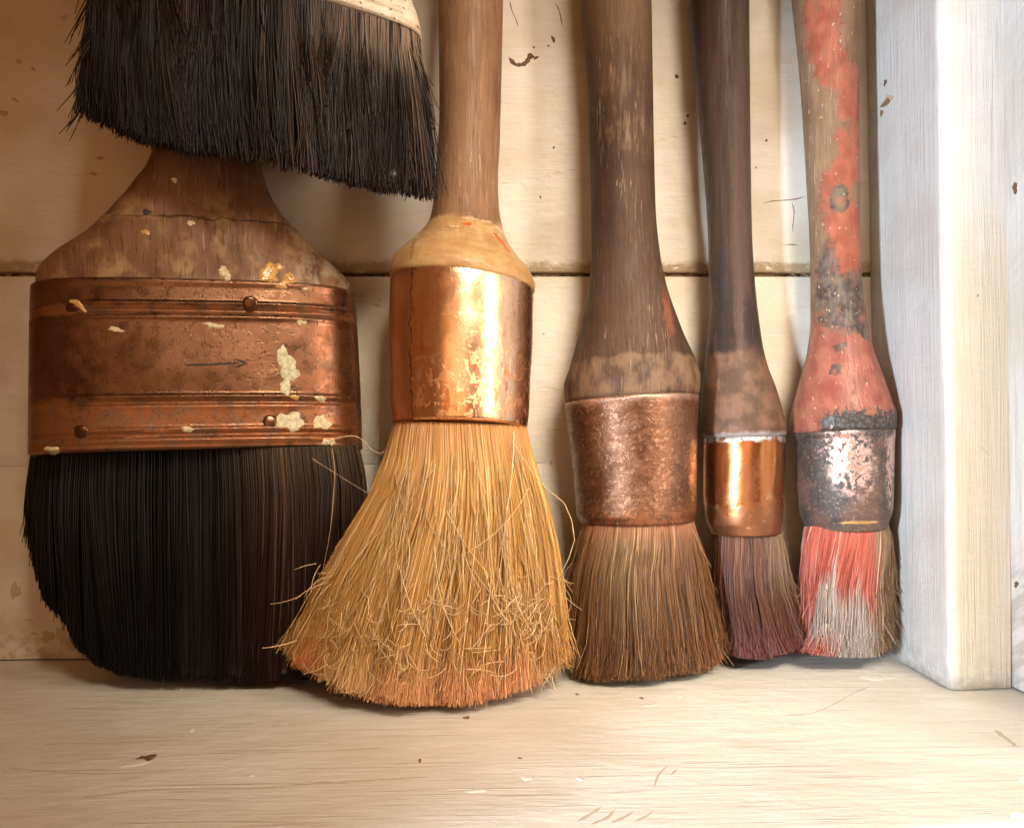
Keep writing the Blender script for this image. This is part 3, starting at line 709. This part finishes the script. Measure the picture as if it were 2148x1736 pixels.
hC = loft('handle', [(-300, 935, 1062), (0, 919, 1055), (230, 921, 1050), (300, 918, 1048), (386, 912, 1044), (430, 908, 1046), (470, 900, 1053), (500, 880, 1064), (530, 850, 1084), (556, 825, 1107), (574, 818, 1118), (590, 816, 1122), (600, 818, 1120), (604, 828, 1112)],
          dC, mCh, C_, tilt=lin([400, 500, 600], [0, .09, .10]), ny=220, ns=110, disp=add(rings((570, -2.5, 3), (584, 1.5, 6)), dents(2, .8, 1.5, 60)))
def ferC():
    m = MT('copper_ferrule'); X, Z = m.sep()
    n1 = m.noise(46, 42, 5, .68, .6, off=3); n2 = m.noise(9, 9, 3, off=33)
    lowm = m.ramp(m.math('ADD', Z, m.math('MULTIPLY', n2, .22)), .80, .95)
    patch = m.mul(m.ramp(n1, .52, .57), m.math('MAXIMUM', lowm, .12))
    edge = m.mul(m.ramp(m.math('ABSOLUTE', m.math('SUBTRACT', n1, .53)), .03, .0), lowm)
    c = m.mix(m.ramp(m.noise(50, 10, 3, off=8), .35, .65), (.95, .63, .41), (.88, .49, .26))
    c = m.mix(m.mul(patch, .85), c, (.85, .44, .22))
    c = m.mix(m.mul(edge, .5), c, (.80, .34, .14))
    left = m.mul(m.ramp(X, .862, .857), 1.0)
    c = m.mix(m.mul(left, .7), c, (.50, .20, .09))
    seam = m.ramp(m.math('ABSOLUTE', m.math('SUBTRACT', X, m.math('ADD', .860, m.math('MULTIPLY', m.math('SUBTRACT', m.noise(30, 30, 3, off=51), .5), .012)))), .005, .001)
    c = m.mix(m.mul(seam, .9), c, (.12, .03, .015))
    red = m.mul(m.ramp(m.noise(60, 16, 4, off=71), .60, .68), .8)
    c = m.mix(red, c, (.60, .16, .05))
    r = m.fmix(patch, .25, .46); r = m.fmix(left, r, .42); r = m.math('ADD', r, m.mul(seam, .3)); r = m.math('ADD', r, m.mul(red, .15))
    h = m.math('ADD', m.math('MULTIPLY', patch, .25), m.math('MULTIPLY', n1, .2)); h = m.math('SUBTRACT', h, m.mul(seam, .7))
    m.bump(h, .0005, .35)
    return m.set(c, r, 1.0)
mCf = ferC()
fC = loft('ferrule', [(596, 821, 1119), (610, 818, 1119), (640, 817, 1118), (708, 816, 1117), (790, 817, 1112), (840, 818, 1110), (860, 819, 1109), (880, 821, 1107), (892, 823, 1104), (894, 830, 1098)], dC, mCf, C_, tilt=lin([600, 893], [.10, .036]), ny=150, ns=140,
          disp=add(rings((836, 1.6, 2.5), (846, -1.2, 4), (891, 1.5, 3), (884, -.8, 3)), dents(8, .9, 1.6, 70)))
def colC(X, y, q, r, cw, t):
    c = mixc((.38, .185, .042), (.60, .335, .09), r*np.ones_like(t))
    c = mixc(c, (.30, .15, .05), np.clip(-cw*.35, 0, .6)*np.ones_like(t))
    c = mixc(c, (.78, .56, .28), ((r > .88)*.8)*np.ones_like(t))
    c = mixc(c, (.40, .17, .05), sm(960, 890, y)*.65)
    pk = sm(1395, 1440, y+8*cw)
    c = mixc(c, (.74, .46, .24), pk*.7)
    orr = sm(1415, 1465, y+10*cw)*sm(740, 800, X)*sm(1180, 1090, X)
    c = mixc(c, (.68, .30, .14), orr*.75)
    o2 = np.exp(-((X-1060)/50)**2-((y-1412)/26)**2)+.9*np.exp(-((X-640)/35)**2-((y-1395)/28)**2)
    c = mixc(c, (.70, .20, .08), np.clip(o2, 0, 1)*.75)
    return c
rowsC = [(880, 829, 1098), (898, 821, 1104), (977, 800, 1124), (1057, 764, 1148), (1116, 728, 1163), (1195, 684, 1176), (1258, 654, 1181), (1310, 632, 1184), (1380, 607, 1187), (1480, 576, 1190)]
hdC = lin([880, 977, 1116, 1258, 1480], [108, 135, 152, 172, 186])
def flyC():
    out = []
    Lf = lambda y: pchip([r[0] for r in rowsC], [r[1] for r in rowsC], y)
    Rf = lambda y: pchip([r[0] for r in rowsC], [r[2] for r in rowsC], y)
    def surf(x, y, k=1.04):
        l = pchip([r[0] for r in rowsC], [r[1] for r in rowsC], y); rr = pchip([r[0] for r in rowsC], [r[2] for r in rowsC], y)
        s_ = np.clip((x-l)/(rr-l)*2-1, -1, 1); return dC(y)-hdC(y)*np.sqrt(1-s_**2)*k-2
    k = 9; t = np.linspace(0, 1, k)
    for grp, n in (('long', 75), ('curl', 190), ('cross', 26), ('edge', 22)):
        if grp == 'long': x0 = rng.uniform(760, 1110, n); y0 = rng.uniform(930, 1180, n); L_ = rng.uniform(120, 260, n); x0 = np.clip(x0, Lf(y0)+55, 2000); an = (x0-960)/460+rng.normal(0, .09, n); cu = rng.normal(0, .25, n)
        elif grp == 'curl': x0 = np.r_[rng.uniform(680, 1180, n-30), rng.normal(1100, 40, 30)]; y0 = np.r_[rng.uniform(1220, 1420, n-30), rng.normal(1275, 28, 30)]; L_ = rng.uniform(18, 62, n); an = rng.normal(0, .8, n); cu = rng.normal(0, 1.1, n)
        elif grp == 'cross': x0 = rng.uniform(780, 1130, n); y0 = rng.uniform(980, 1250, n); L_ = rng.uniform(70, 220, n); an = (x0-960)/500+rng.normal(0, .45, n); cu = rng.normal(0, .5, n)
        else: x0 = np.where(rng.random(n) < .5, rng.uniform(610, 700, n), rng.uniform(1150, 1190, n)); y0 = rng.uniform(1180, 1380, n); L_ = rng.uniform(30, 80, n); an = np.where(x0 < 900, -1, .8)+rng.normal(0, .5, n); cu = rng.normal(0, 1, n)
        if grp != 'edge': x0 = np.clip(x0, Lf(y0)+24, Rf(y0)-24)
        a = an[:, None]+cu[:, None]*t; st = L_[:, None]/(k-1)
        X = x0[:, None]+np.concatenate([np.zeros((n, 1)), np.cumsum(np.sin(a[:, 1:])*st, 1)], 1); y = y0[:, None]+np.concatenate([np.zeros((n, 1)), np.cumsum(np.cos(a[:, 1:])*st, 1)], 1)
        y = np.minimum(y, 1470); D = surf(X, y)-(rng.random((n, 1))*8+ (14*t if grp != 'long' else 3*t))
        wl = sm(830, 720, X); D = D*(1-wl)+np.minimum(D, -335)*wl; P = unproj(X, y, D); P[..., 2] = np.maximum(P[..., 2], 2)
        cl = np.array((.66, .46, .23)) if grp != 'long' else np.array((.60, .40, .17))
        cc = cl*(.65+.45*rng.random((n, 1, 1)))*np.ones((n, k, 1))
        out.append((P, (1.1 if grp != 'curl' else 1.0)*(1-.45*t)*np.ones((n, 1)), cc))
    out.append(path_hair([(1078, 905), (1075, 980), (1070, 1010), (1068, 1050), (1060, 1085), (1058, 1110), (1052, 1170), (1040, 1240)], (-345, -400), 1.5, (.82, .62, .36), 9))
    out.append(path_hair([(1075, 925), (1130, 1010), (1190, 1065), (1205, 1130), (1172, 1210)], (-330, -330), 1.3, (.70, .50, .24), 9))
    return out
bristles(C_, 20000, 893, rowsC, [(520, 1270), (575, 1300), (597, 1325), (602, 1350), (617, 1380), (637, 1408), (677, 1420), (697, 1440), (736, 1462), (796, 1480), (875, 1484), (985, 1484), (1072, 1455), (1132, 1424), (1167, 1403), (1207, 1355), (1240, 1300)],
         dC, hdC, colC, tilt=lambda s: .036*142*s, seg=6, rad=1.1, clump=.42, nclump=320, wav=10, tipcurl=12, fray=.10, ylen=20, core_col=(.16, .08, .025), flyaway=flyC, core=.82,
         corerows=[(885, 829, 1098), (977, 800, 1124), (1116, 728, 1160), (1258, 660, 1190), (1330, 650, 1180), (1400, 690, 1140), (1440, 745, 1070)])

# ---------------------------------------------------------------- brown round brush
dD = lin([-300, 0, 960, 1430], [-75, -92, -137, -152])
D_ = thing('round_brush', 'dark brown round brush with dull rusty ferrule, right beside the straw coloured one', 'paint brush', unproj(1340, 1430, -152)*[1, 1, 0], 'paint brushes standing on the shelf')
def xD(m, c, h, r):
    X, Z = m.sep()
    top = m.ramp(m.math('ADD', Z, m.math('MULTIPLY', m.noise(12, 8, 3, off=3), .25)), .38, .08)
    c = m.mix(m.mul(top, .6), c, (.19, .12, .07))
    sc_ = m.mul(m.any(m.blob(1325, 300, 60, 34, amp=22, soft=.8), m.mul(m.blob(1300, 170, 60, 110, amp=26, soft=.9), .6), m.blob(1245, 300, 14, 25, amp=10, soft=.6)), m.ramp(m.noise(110, 18, 4, off=44), .42, .75))
    c = m.mix(m.mul(sc_, .6), c, (.28, .19, .12))
    col_ = m.ramp(m.math('ADD', Z, m.math('MULTIPLY', m.noise(30, 30, 3, off=5), .02)), .762, .772)
    c = m.mix(m.mul(col_, m.ramp(m.noise(30, 18, 4, off=6), .35, .6), .65), c, (.20, .12, .068))
    red = m.blob(1397, 665, 14, 50, soft=.5, amp=12); c = m.mix(m.mul(red, .5), c, (.28, .08, .035))
    return c, h, r
mDh = wood('dark_brown_wood', (.052, .028, .016), (.080, .044, .025), (.034, .017, .009), .56, (.38, .27, .18), .45, xD)
hD = loft('handle', [(-300, 1203, 1352), (0, 1217, 1366), (178, 1231, 1369), (445, 1239, 1375), (534, 1240, 1384), (600, 1234, 1397), (645, 1226, 1411), (712, 1209, 1436), (766, 1194, 1460), (788, 1186, 1467), (800, 1183, 1469), (826, 1184, 1468), (838, 1187, 1465), (842, 1196, 1456)],
          dD, mDh, D_, tilt=lin([500, 840], [0, -.05]), ny=200, ns=110, disp=add(rings((768, -1.5, 3)), dents(6, 1.0, 1.6, 60)))
def ferD():
    m = MT('dull_rust_ferrule'); X, Z = m.sep()
    a = m.noise(14, 14, 4, off=3); f = m.noise(120, 120, 4, .7, off=5); g = m.noise(60, 60, 4, .65, off=15)
    c = m.mix(m.ramp(a, .35, .65), (.125, .054, .028), (.180, .085, .046))
    c = m.mix(m.mul(m.ramp(f, .52, .66), .75), c, (.34, .19, .115))
    c = m.mix(m.mul(m.ramp(g, .56, .68), .7), c, (.15, .055, .025))
    c = m.mix(m.mul(m.ramp(Z, 1.045, 1.085), m.ramp(m.noise(40, 40, 3, off=8), .4, .6), .6), c, (.38, .13, .05))
    c = m.mix(m.mul(m.ramp(Z, .855, .842), .55), c, (.50, .33, .24))
    m.bump(m.math('ADD', m.math('MULTIPLY', f, .6), m.math('MULTIPLY', g, .6)), .0006, .6)
    return m.set(c, m.ramp(g, .35, .65, .24, .46), .75)
fD = loft('ferrule', [(838, 1187, 1465), (843, 1184, 1467), (850, 1185, 1466), (961, 1199, 1462), (1040, 1206, 1461), (1070, 1208, 1460), (1080, 1210, 1459), (1086, 1214, 1457), (1093, 1217, 1455), (1095, 1222, 1450)], dD, ferD(), D_, tilt=lin([840, 1093], [-.05, -.02]), ny=120, ns=120, disp=add(rings((845, 1.5, 2.5), (1086, -1.5, 3)), dents(1, 1.3, 2, 50)))
def colD(X, y, q, r, cw, t):
    c = mixc((.075, .030, .010), (.22, .098, .032), r*np.ones_like(t))
    c = mixc(c, (.09, .04, .016), np.clip(-cw*.22, 0, .5)*np.ones_like(t))
    c = mixc(c, (.22, .18, .075), np.exp(-((X-1300)/55)**2-((y-1190)/110)**2)*.3)
    c = mixc(c, (.34, .12, .05), sm(1150, 1095, y)*.75)
    c = mixc(c, (.36, .13, .05), sm(1430, 1500, X)*sm(1300, 1400, y)*.7*(r > .3))
    return mixc(c, (.42, .28, .13), ((r > .92)*.6)*np.ones_like(t))
rowsD = [(1085, 1222, 1450), (1100, 1218, 1454), (1171, 1203, 1478), (1235, 1190, 1492), (1319, 1182, 1508), (1440, 1172, 1524)]
bristles(D_, 14000, 1093, rowsD, [(1150, 1270), (1176, 1300), (1195, 1350), (1206, 1395), (1222, 1424), (1256, 1434), (1340, 1432), (1454, 1413), (1496, 1390), (1518, 1335), (1540, 1290)],
         dD, lin([1085, 1171, 1430], [96, 122, 132]), colD, tilt=lambda s: -.02*118*s, seg=6, rad=1.0, clump=.4, nclump=320, wav=10, tipcurl=9, fray=.14, ylen=13, core_col=(.07, .035, .015),
         corerows=[(1088, 1222, 1450), (1171, 1210, 1475), (1319, 1205, 1500), (1400, 1225, 1480)])
for p_ in ([(1450, 1105), (1470, 1150), (1492, 1190)], [(1490, 1330), (1520, 1370), (1538, 1395)], [(1200, 1180), (1184, 1200), (1176, 1230)]): stray(D_, p_, -200, 1.1, (.30, .20, .10))

# ---------------------------------------------------------------- slim dark brush
dE = lin([-300, 0, 960, 1380], [-62, -72, -98, -106])
E_ = thing('slim_brush', 'slim nearly black brush with small shiny copper ferrule and dark reddish bristles', 'paint brush', unproj(1600, 1380, -106)*[1, 1, 0], 'paint brushes standing on the shelf')
def xE(m, c, h, r):
    X, Z = m.sep()
    st = m.mul(m.ramp(X, .0, .0), 1)
    sheen_stripe = m.blob(1550, 350, 26, 520, soft=.35, amp=5)  # soft highlight down the glossy handle, painted as a lighter stripe
    c = m.mix(m.mul(sheen_stripe, .5), c, (.115, .07, .05))
    blk = m.any(m.blob(1500, 630, 14, 120, soft=.4, amp=10), m.blob(1560, 690, 16, 60, soft=.4, amp=8)); c = m.mix(m.mul(blk, .8), c, (.028, .020, .017))
    col_ = m.ramp(m.math('ADD', Z, m.math('MULTIPLY', m.noise(30, 30, 3, off=5), .04)), .752, .772)
    t_ = m.mix(m.ramp(m.noise(22, 22, 4, off=9), .4, .62), (.085, .048, .030), (.17, .09, .055))
    c = m.mix(m.mul(col_, .9), c, t_)
    c = m.mix(m.mul(m.ramp(Z, .905, .914), .6), c, (.35, .32, .3))
    return c, h, m.fmix(col_, .30, .5)
mEh = wood('nearly_black_wood', (.040, .022, .013), (.062, .035, .021), (.022, .012, .007), .42, (.28, .2, .16), .3, xE, coat=.03, spec=.14)
hE = loft('handle', [(-300, 1420, 1569), (0, 1442, 1571), (134, 1453, 1572), (312, 1471, 1574), (490, 1484, 1577), (579, 1486, 1582), (635, 1487, 1587), (690, 1484, 1594), (735, 1480, 1601), (773, 1476, 1611), (814, 1471, 1627), (877, 1468, 1645), (896, 1468, 1650), (910, 1470, 1650), (918, 1475, 1647), (921, 1482, 1640)],
          dE, mEh, E_, tilt=lin([500, 900], [0, -.01]), ny=200, ns=90, disp=add(rings((893, -1.2, 3)), dents(11, .6, 1.6, 60)))
def ferE():
    m = MT('lacquered_copper_ferrule'); X, Z = m.sep()
    n1 = m.noise(34, 34, 4, .6, off=3); n2 = m.noise(70, 8, 3, off=13)
    c = m.mix(m.ramp(n2, .35, .65), (.62, .25, .09), (.50, .17, .05))
    p = m.any(m.mul(m.ramp(m.math('ADD', Z, m.math('MULTIPLY', n1, .12)), 1.085, 1.145), .9), m.mul(m.blob(1545, 1010, 22, 60, amp=14, soft=.7), .6), m.ramp(Z, .932, .924))
    c = m.mix(m.math('MULTIPLY', p, .85), c, (.22, .10, .055))
    c = m.mix(m.mul(m.ramp(Z, .930, .924), m.ramp(m.noise(60, 60, 3, off=4), .4, .5)), c, (.62, .58, .54))
    c = m.mix(m.mul(m.ramp(m.noise(26, 26, 3, off=23), .60, .66), .8), c, (.66, .36, .20))
    m.bump(m.math('ADD', m.math('MULTIPLY', n1, .4), m.math('MULTIPLY', p, .4)), .0005, .35)
    return m.set(c, m.fmix(p, .20, .40), m.fmix(p, .95, .8))
fE = loft('ferrule', [(917, 1477, 1645), (922, 1475, 1647), (1024, 1474, 1644), (1066, 1477, 1643), (1095, 1481, 1641), (1104, 1485, 1639), (1112, 1489, 1638), (1118, 1492, 1636), (1120, 1497, 1632)], dE, ferE(), E_, tilt=lambda y: -.012+0*y, ny=110, ns=110, disp=add(rings((924, 1.3, 2), (1104, -.8, 2), (1112, .8, 2)), dents(12, .9, 1.8, 50)))
def colE(X, y, q, r, cw, t):
    c = mixc((.065, .020, .008), (.15, .054, .024), r*np.ones_like(t))
    c = mixc(c, (.05, .02, .02), np.clip(-cw*.22, 0, .5)*np.ones_like(t))
    c = mixc(c, (.26, .20, .13), sm(1590, 1640, X)*sm(1290, 1180, y)*.5)
    c = mixc(c, (.26, .07, .07), sm(1300, 1380, y)*.4)
    return mixc(c, (.26, .14, .095), ((r > .92)*.7)*np.ones_like(t))
rowsE = [(1108, 1498, 1632), (1121, 1496, 1639), (1192, 1497, 1654), (1235, 1501, 1664), (1310, 1512, 1684), (1400, 1524, 1712)]
bristles(E_, 9000, 1118, rowsE, [(1505, 1300), (1518, 1335), (1529, 1362), (1546, 1380), (1601, 1385), (1656, 1369), (1693, 1348), (1720, 1320)],
         dE, lin([1108, 1200, 1380], [54, 74, 82]), colE, seg=6, rad=.92, clump=.4, nclump=200, wav=8, tipcurl=7, fray=.12, ylen=11, core_col=(.04, .017, .015),
         corerows=[(1110, 1498, 1632), (1192, 1502, 1650), (1310, 1520, 1672), (1360, 1545, 1665)])

# ---------------------------------------------------------------- red painted brush
dF = lin([-300, 0, 960, 1380], [-68, -78, -104, -112])
F_ = thing('round_brush', 'brush with chipped red paint on its handle and red and grey bristles', 'paint brush', unproj(1765, 1378, -112)*[1, 1, 0], 'paint brushes standing on the shelf')
def xF(m, c, h, r):
    X, Z = m.sep()
    red = m.any(m.blob(1700, 40, 42, 130, amp=14), m.blob(1725, 165, 40, 50, amp=12, ang=30), m.blob(1765, 215, 24, 62, amp=10, ang=-20), m.blob(1788, 285, 22, 60, amp=10), m.blob(1765, 340, 22, 55, amp=10, ang=30), m.blob(1745, 385, 30, 42, amp=10),
                m.blob(1768, 520, 52, 85, amp=12), m.blob(1730, 430, 30, 70, amp=18), m.ramp(m.math('ADD', Z, m.math('MULTIPLY', m.noise(20, 20, 3, off=3), .06)), .675, .70))
    rc = m.mix(m.ramp(m.noise(30, 22, 4, off=7), .35, .65), (.23, .058, .030), (.32, .100, .056))
    pk = m.mix(m.ramp(m.noise(25, 20, 4, off=17), .35, .65), (.21, .058, .040), (.30, .105, .068))
    rc = m.mix(m.ramp(Z, .62, .72), rc, pk)
    wear = m.mul(m.ramp(m.noise(60, 18, 5, .7, off=27), .50, .72), .7)
    red = m.mul(red, m.ramp(m.noise(70, 45, 5, .75, off=29), .30, .42))
    c = m.mix(m.math('SUBTRACT', red, m.mul(red, wear)), c, rc)
    dk = m.any(m.blob(1740, 430, 20, 30, amp=8), m.blob(1745, 640, 66, 60, amp=26, soft=.35), m.mul(m.blob(1715, 590, 24, 70, amp=14, soft=.4), .9), m.blob(1790, 695, 46, 18, amp=18, soft=.3), m.mul(m.blob(1800, 600, 30, 30, amp=16, soft=.4), .8), m.blob(1720, 778, 15, 9, amp=10), m.mul(m.blob(1735, 735, 16, 8, amp=10), .8))
    dkc = m.mix(m.ramp(m.noise(40, 30, 4, off=37), .4, .6), (.045, .032, .028), (.115, .09, .065))
    dkc = m.mix(m.mul(m.blob(1742, 430, 13, 20, amp=4), .9), dkc, (.13, .115, .075))
    c = m.mix(m.mul(dk, m.ramp(m.noise(45, 36, 5, .7, off=47), .34, .48, .35, 1)), c, dkc)
    tree = m.ramp(m.math('ADD', Z, m.math('MULTIPLY', m.math('SUBTRACT', m.noise(75, 60, 5, .75, off=57), .5), .075)), .864, .872)
    tree = m.mul(tree, m.ramp(X, 1.672, 1.692), m.ramp(X, 1.905, 1.885))
    c = m.mix(tree, c, m.mix(m.ramp(m.noise(120, 120, 4, .7), .42, .68), (.035, .028, .025), (.11, .09, .075)))
    c = m.mix(m.mul(m.ramp(m.noise(110, 60, 3, .6, off=67), .66, .70), .6), c, (.62, .42, .33))
    return c, m.math('ADD', h, m.math('ADD', m.math('MULTIPLY', red, .9), m.math('MULTIPLY', tree, .8))), m.fmix(red, r, .36)
mFh = wood('bare_wood_red_paint', (.17, .10, .055), (.24, .145, .085), (.11, .055, .028), .46, (.50, .38, .26), .4, xF)
hF = loft('handle', [(-300, 1636, 1789), (0, 1660, 1800), (156, 1676, 1801), (356, 1689, 1803), (534, 1698, 1805), (600, 1699, 1808), (668, 1699, 1818), (735, 1692, 1832), (793, 1677, 1853), (852, 1660, 1874), (873, 1655, 1882), (898, 1654, 1881), (904, 1657, 1879), (908, 1664, 1872)],
          dF, mFh, F_, tilt=lin([500, 900], [0, -.03]), ny=200, ns=100, disp=dents(14, 1.0, 1.6, 60))
def ferF():
    m = MT('crusted_ferrule'); X, Z = m.sep()
    n1 = m.noise(30, 24, 5, .7, off=3); n2 = m.noise(90, 80, 4, .7, off=9); f = m.noise(190, 190, 3, .7, off=19)
    c = m.mix(m.ramp(m.noise(13, 13, 4, off=5), .4, .6), (.12, .068, .048), (.05, .040, .034))
    c = m.mix(m.mul(m.ramp(f, .55, .66), .5), c, (.36, .24, .18))
    cen = m.any(m.blob(1742, 960, 42, 70, amp=16, soft=.5, ang=20), m.mul(m.blob(1865, 970, 30, 90, amp=16, soft=.4), .8), m.mul(m.blob(1700, 945, 16, 30, amp=12, soft=.4), .5))
    bare = m.mul(cen, m.ramp(m.math('ADD', m.math('MULTIPLY', n1, .5), m.math('MULTIPLY', n2, .5)), .45, .52))
    gold = m.blob(1772, 1089, 40, 3, amp=1.5, soft=.3)
    c = m.mix(bare, c, (.78, .52, .44)); c = m.mix(gold, c, (.95, .55, .22))
    mt = m.math('MAXIMUM', m.math('MAXIMUM', bare, gold), .2)
    m.bump(m.math('SUBTRACT', m.math('ADD', m.math('MULTIPLY', n1, .8), m.math('MULTIPLY', n2, .6)), m.math('MULTIPLY', bare, .4)), .0008, .7)
    return m.set(c, m.fmix(mt, .62, .28), mt)
fF = loft('ferrule', [(903, 1660, 1877), (908, 1658, 1879), (918, 1664, 1878), (932, 1666, 1877), (1024, 1670, 1875), (1066, 1674, 1873), (1080, 1678, 1870), (1090, 1682, 1866), (1102, 1687, 1862), (1108, 1690, 1859), (1110, 1697, 1852)], dF, ferF(), F_, tilt=lin([900, 1108], [-.03, -.02]), ny=120, ns=110, disp=add(rings((909, 1.8, 3), (1088, -1.5, 3), (1100, 1.8, 4)), dents(15, 1.6, 2, 40)))
def colF(X, y, q, r, cw, t):
    red = mixc((.28, .045, .026), (.46, .11, .066), r*np.ones_like(t))
    gry = mixc((.25, .19, .145), (.50, .41, .35), r*np.ones_like(t))
    brn = mixc((.16, .10, .055), (.32, .21, .12), r*np.ones_like(t))
    yb_ = np.interp(X, [1680, 1700, 1716, 1740, 1790, 1830, 1850], [1420, 1330, 1235, 1212, 1248, 1292, 1280])
    f = sm(-12, 14, y-yb_+14*cw+16*(r-.5))
    c = red*(1-f[..., None])+gry*f[..., None]
    e = np.clip(sm(1828, 1846, X+6*cw)+(q > .1), 0, 1)
    c = c*(1-e[..., None])+brn*e[..., None]
    lo = sm(1325, 1345, y)*sm(1752, 1738, X+8*cw)
    c = c*(1-lo[..., None])+red*lo[..., None]
    return mixc(c, (.70, .45, .36), ((r > .95)*.7)*np.ones_like(t))
rowsF = [(1098, 1694, 1856), (1108, 1687, 1864), (1150, 1681, 1870), (1192, 1680, 1874), (1251, 1682, 1874), (1320, 1684, 1866), (1380, 1692, 1846)]
bristles(F_, 10000, 1108, rowsF, [(1676, 1350), (1689, 1368), (1748, 1378), (1811, 1381), (1832, 1366), (1857, 1322), (1868, 1285), (1880, 1220)],
         dF, lin([1098, 1200, 1380], [68, 90, 84]), colF, tilt=lambda s: -.02*88*s, seg=6, rad=1.0, clump=.6, nclump=190, wav=11, tipcurl=14, fray=.10, ylen=12, core_col=(.10, .05, .035),
         corerows=[(1100, 1694, 1856), (1192, 1688, 1868), (1290, 1692, 1850), (1350, 1712, 1828)])
for p_ in ([(1868, 1150), (1885, 1180), (1896, 1208)], [(1872, 1235), (1882, 1248), (1890, 1238), (1892, 1228)], [(1860, 1130), (1880, 1150), (1890, 1175)], [(1830, 1365), (1815, 1380)]): stray(F_, p_, -125, 1.0, (.06, .045, .04))
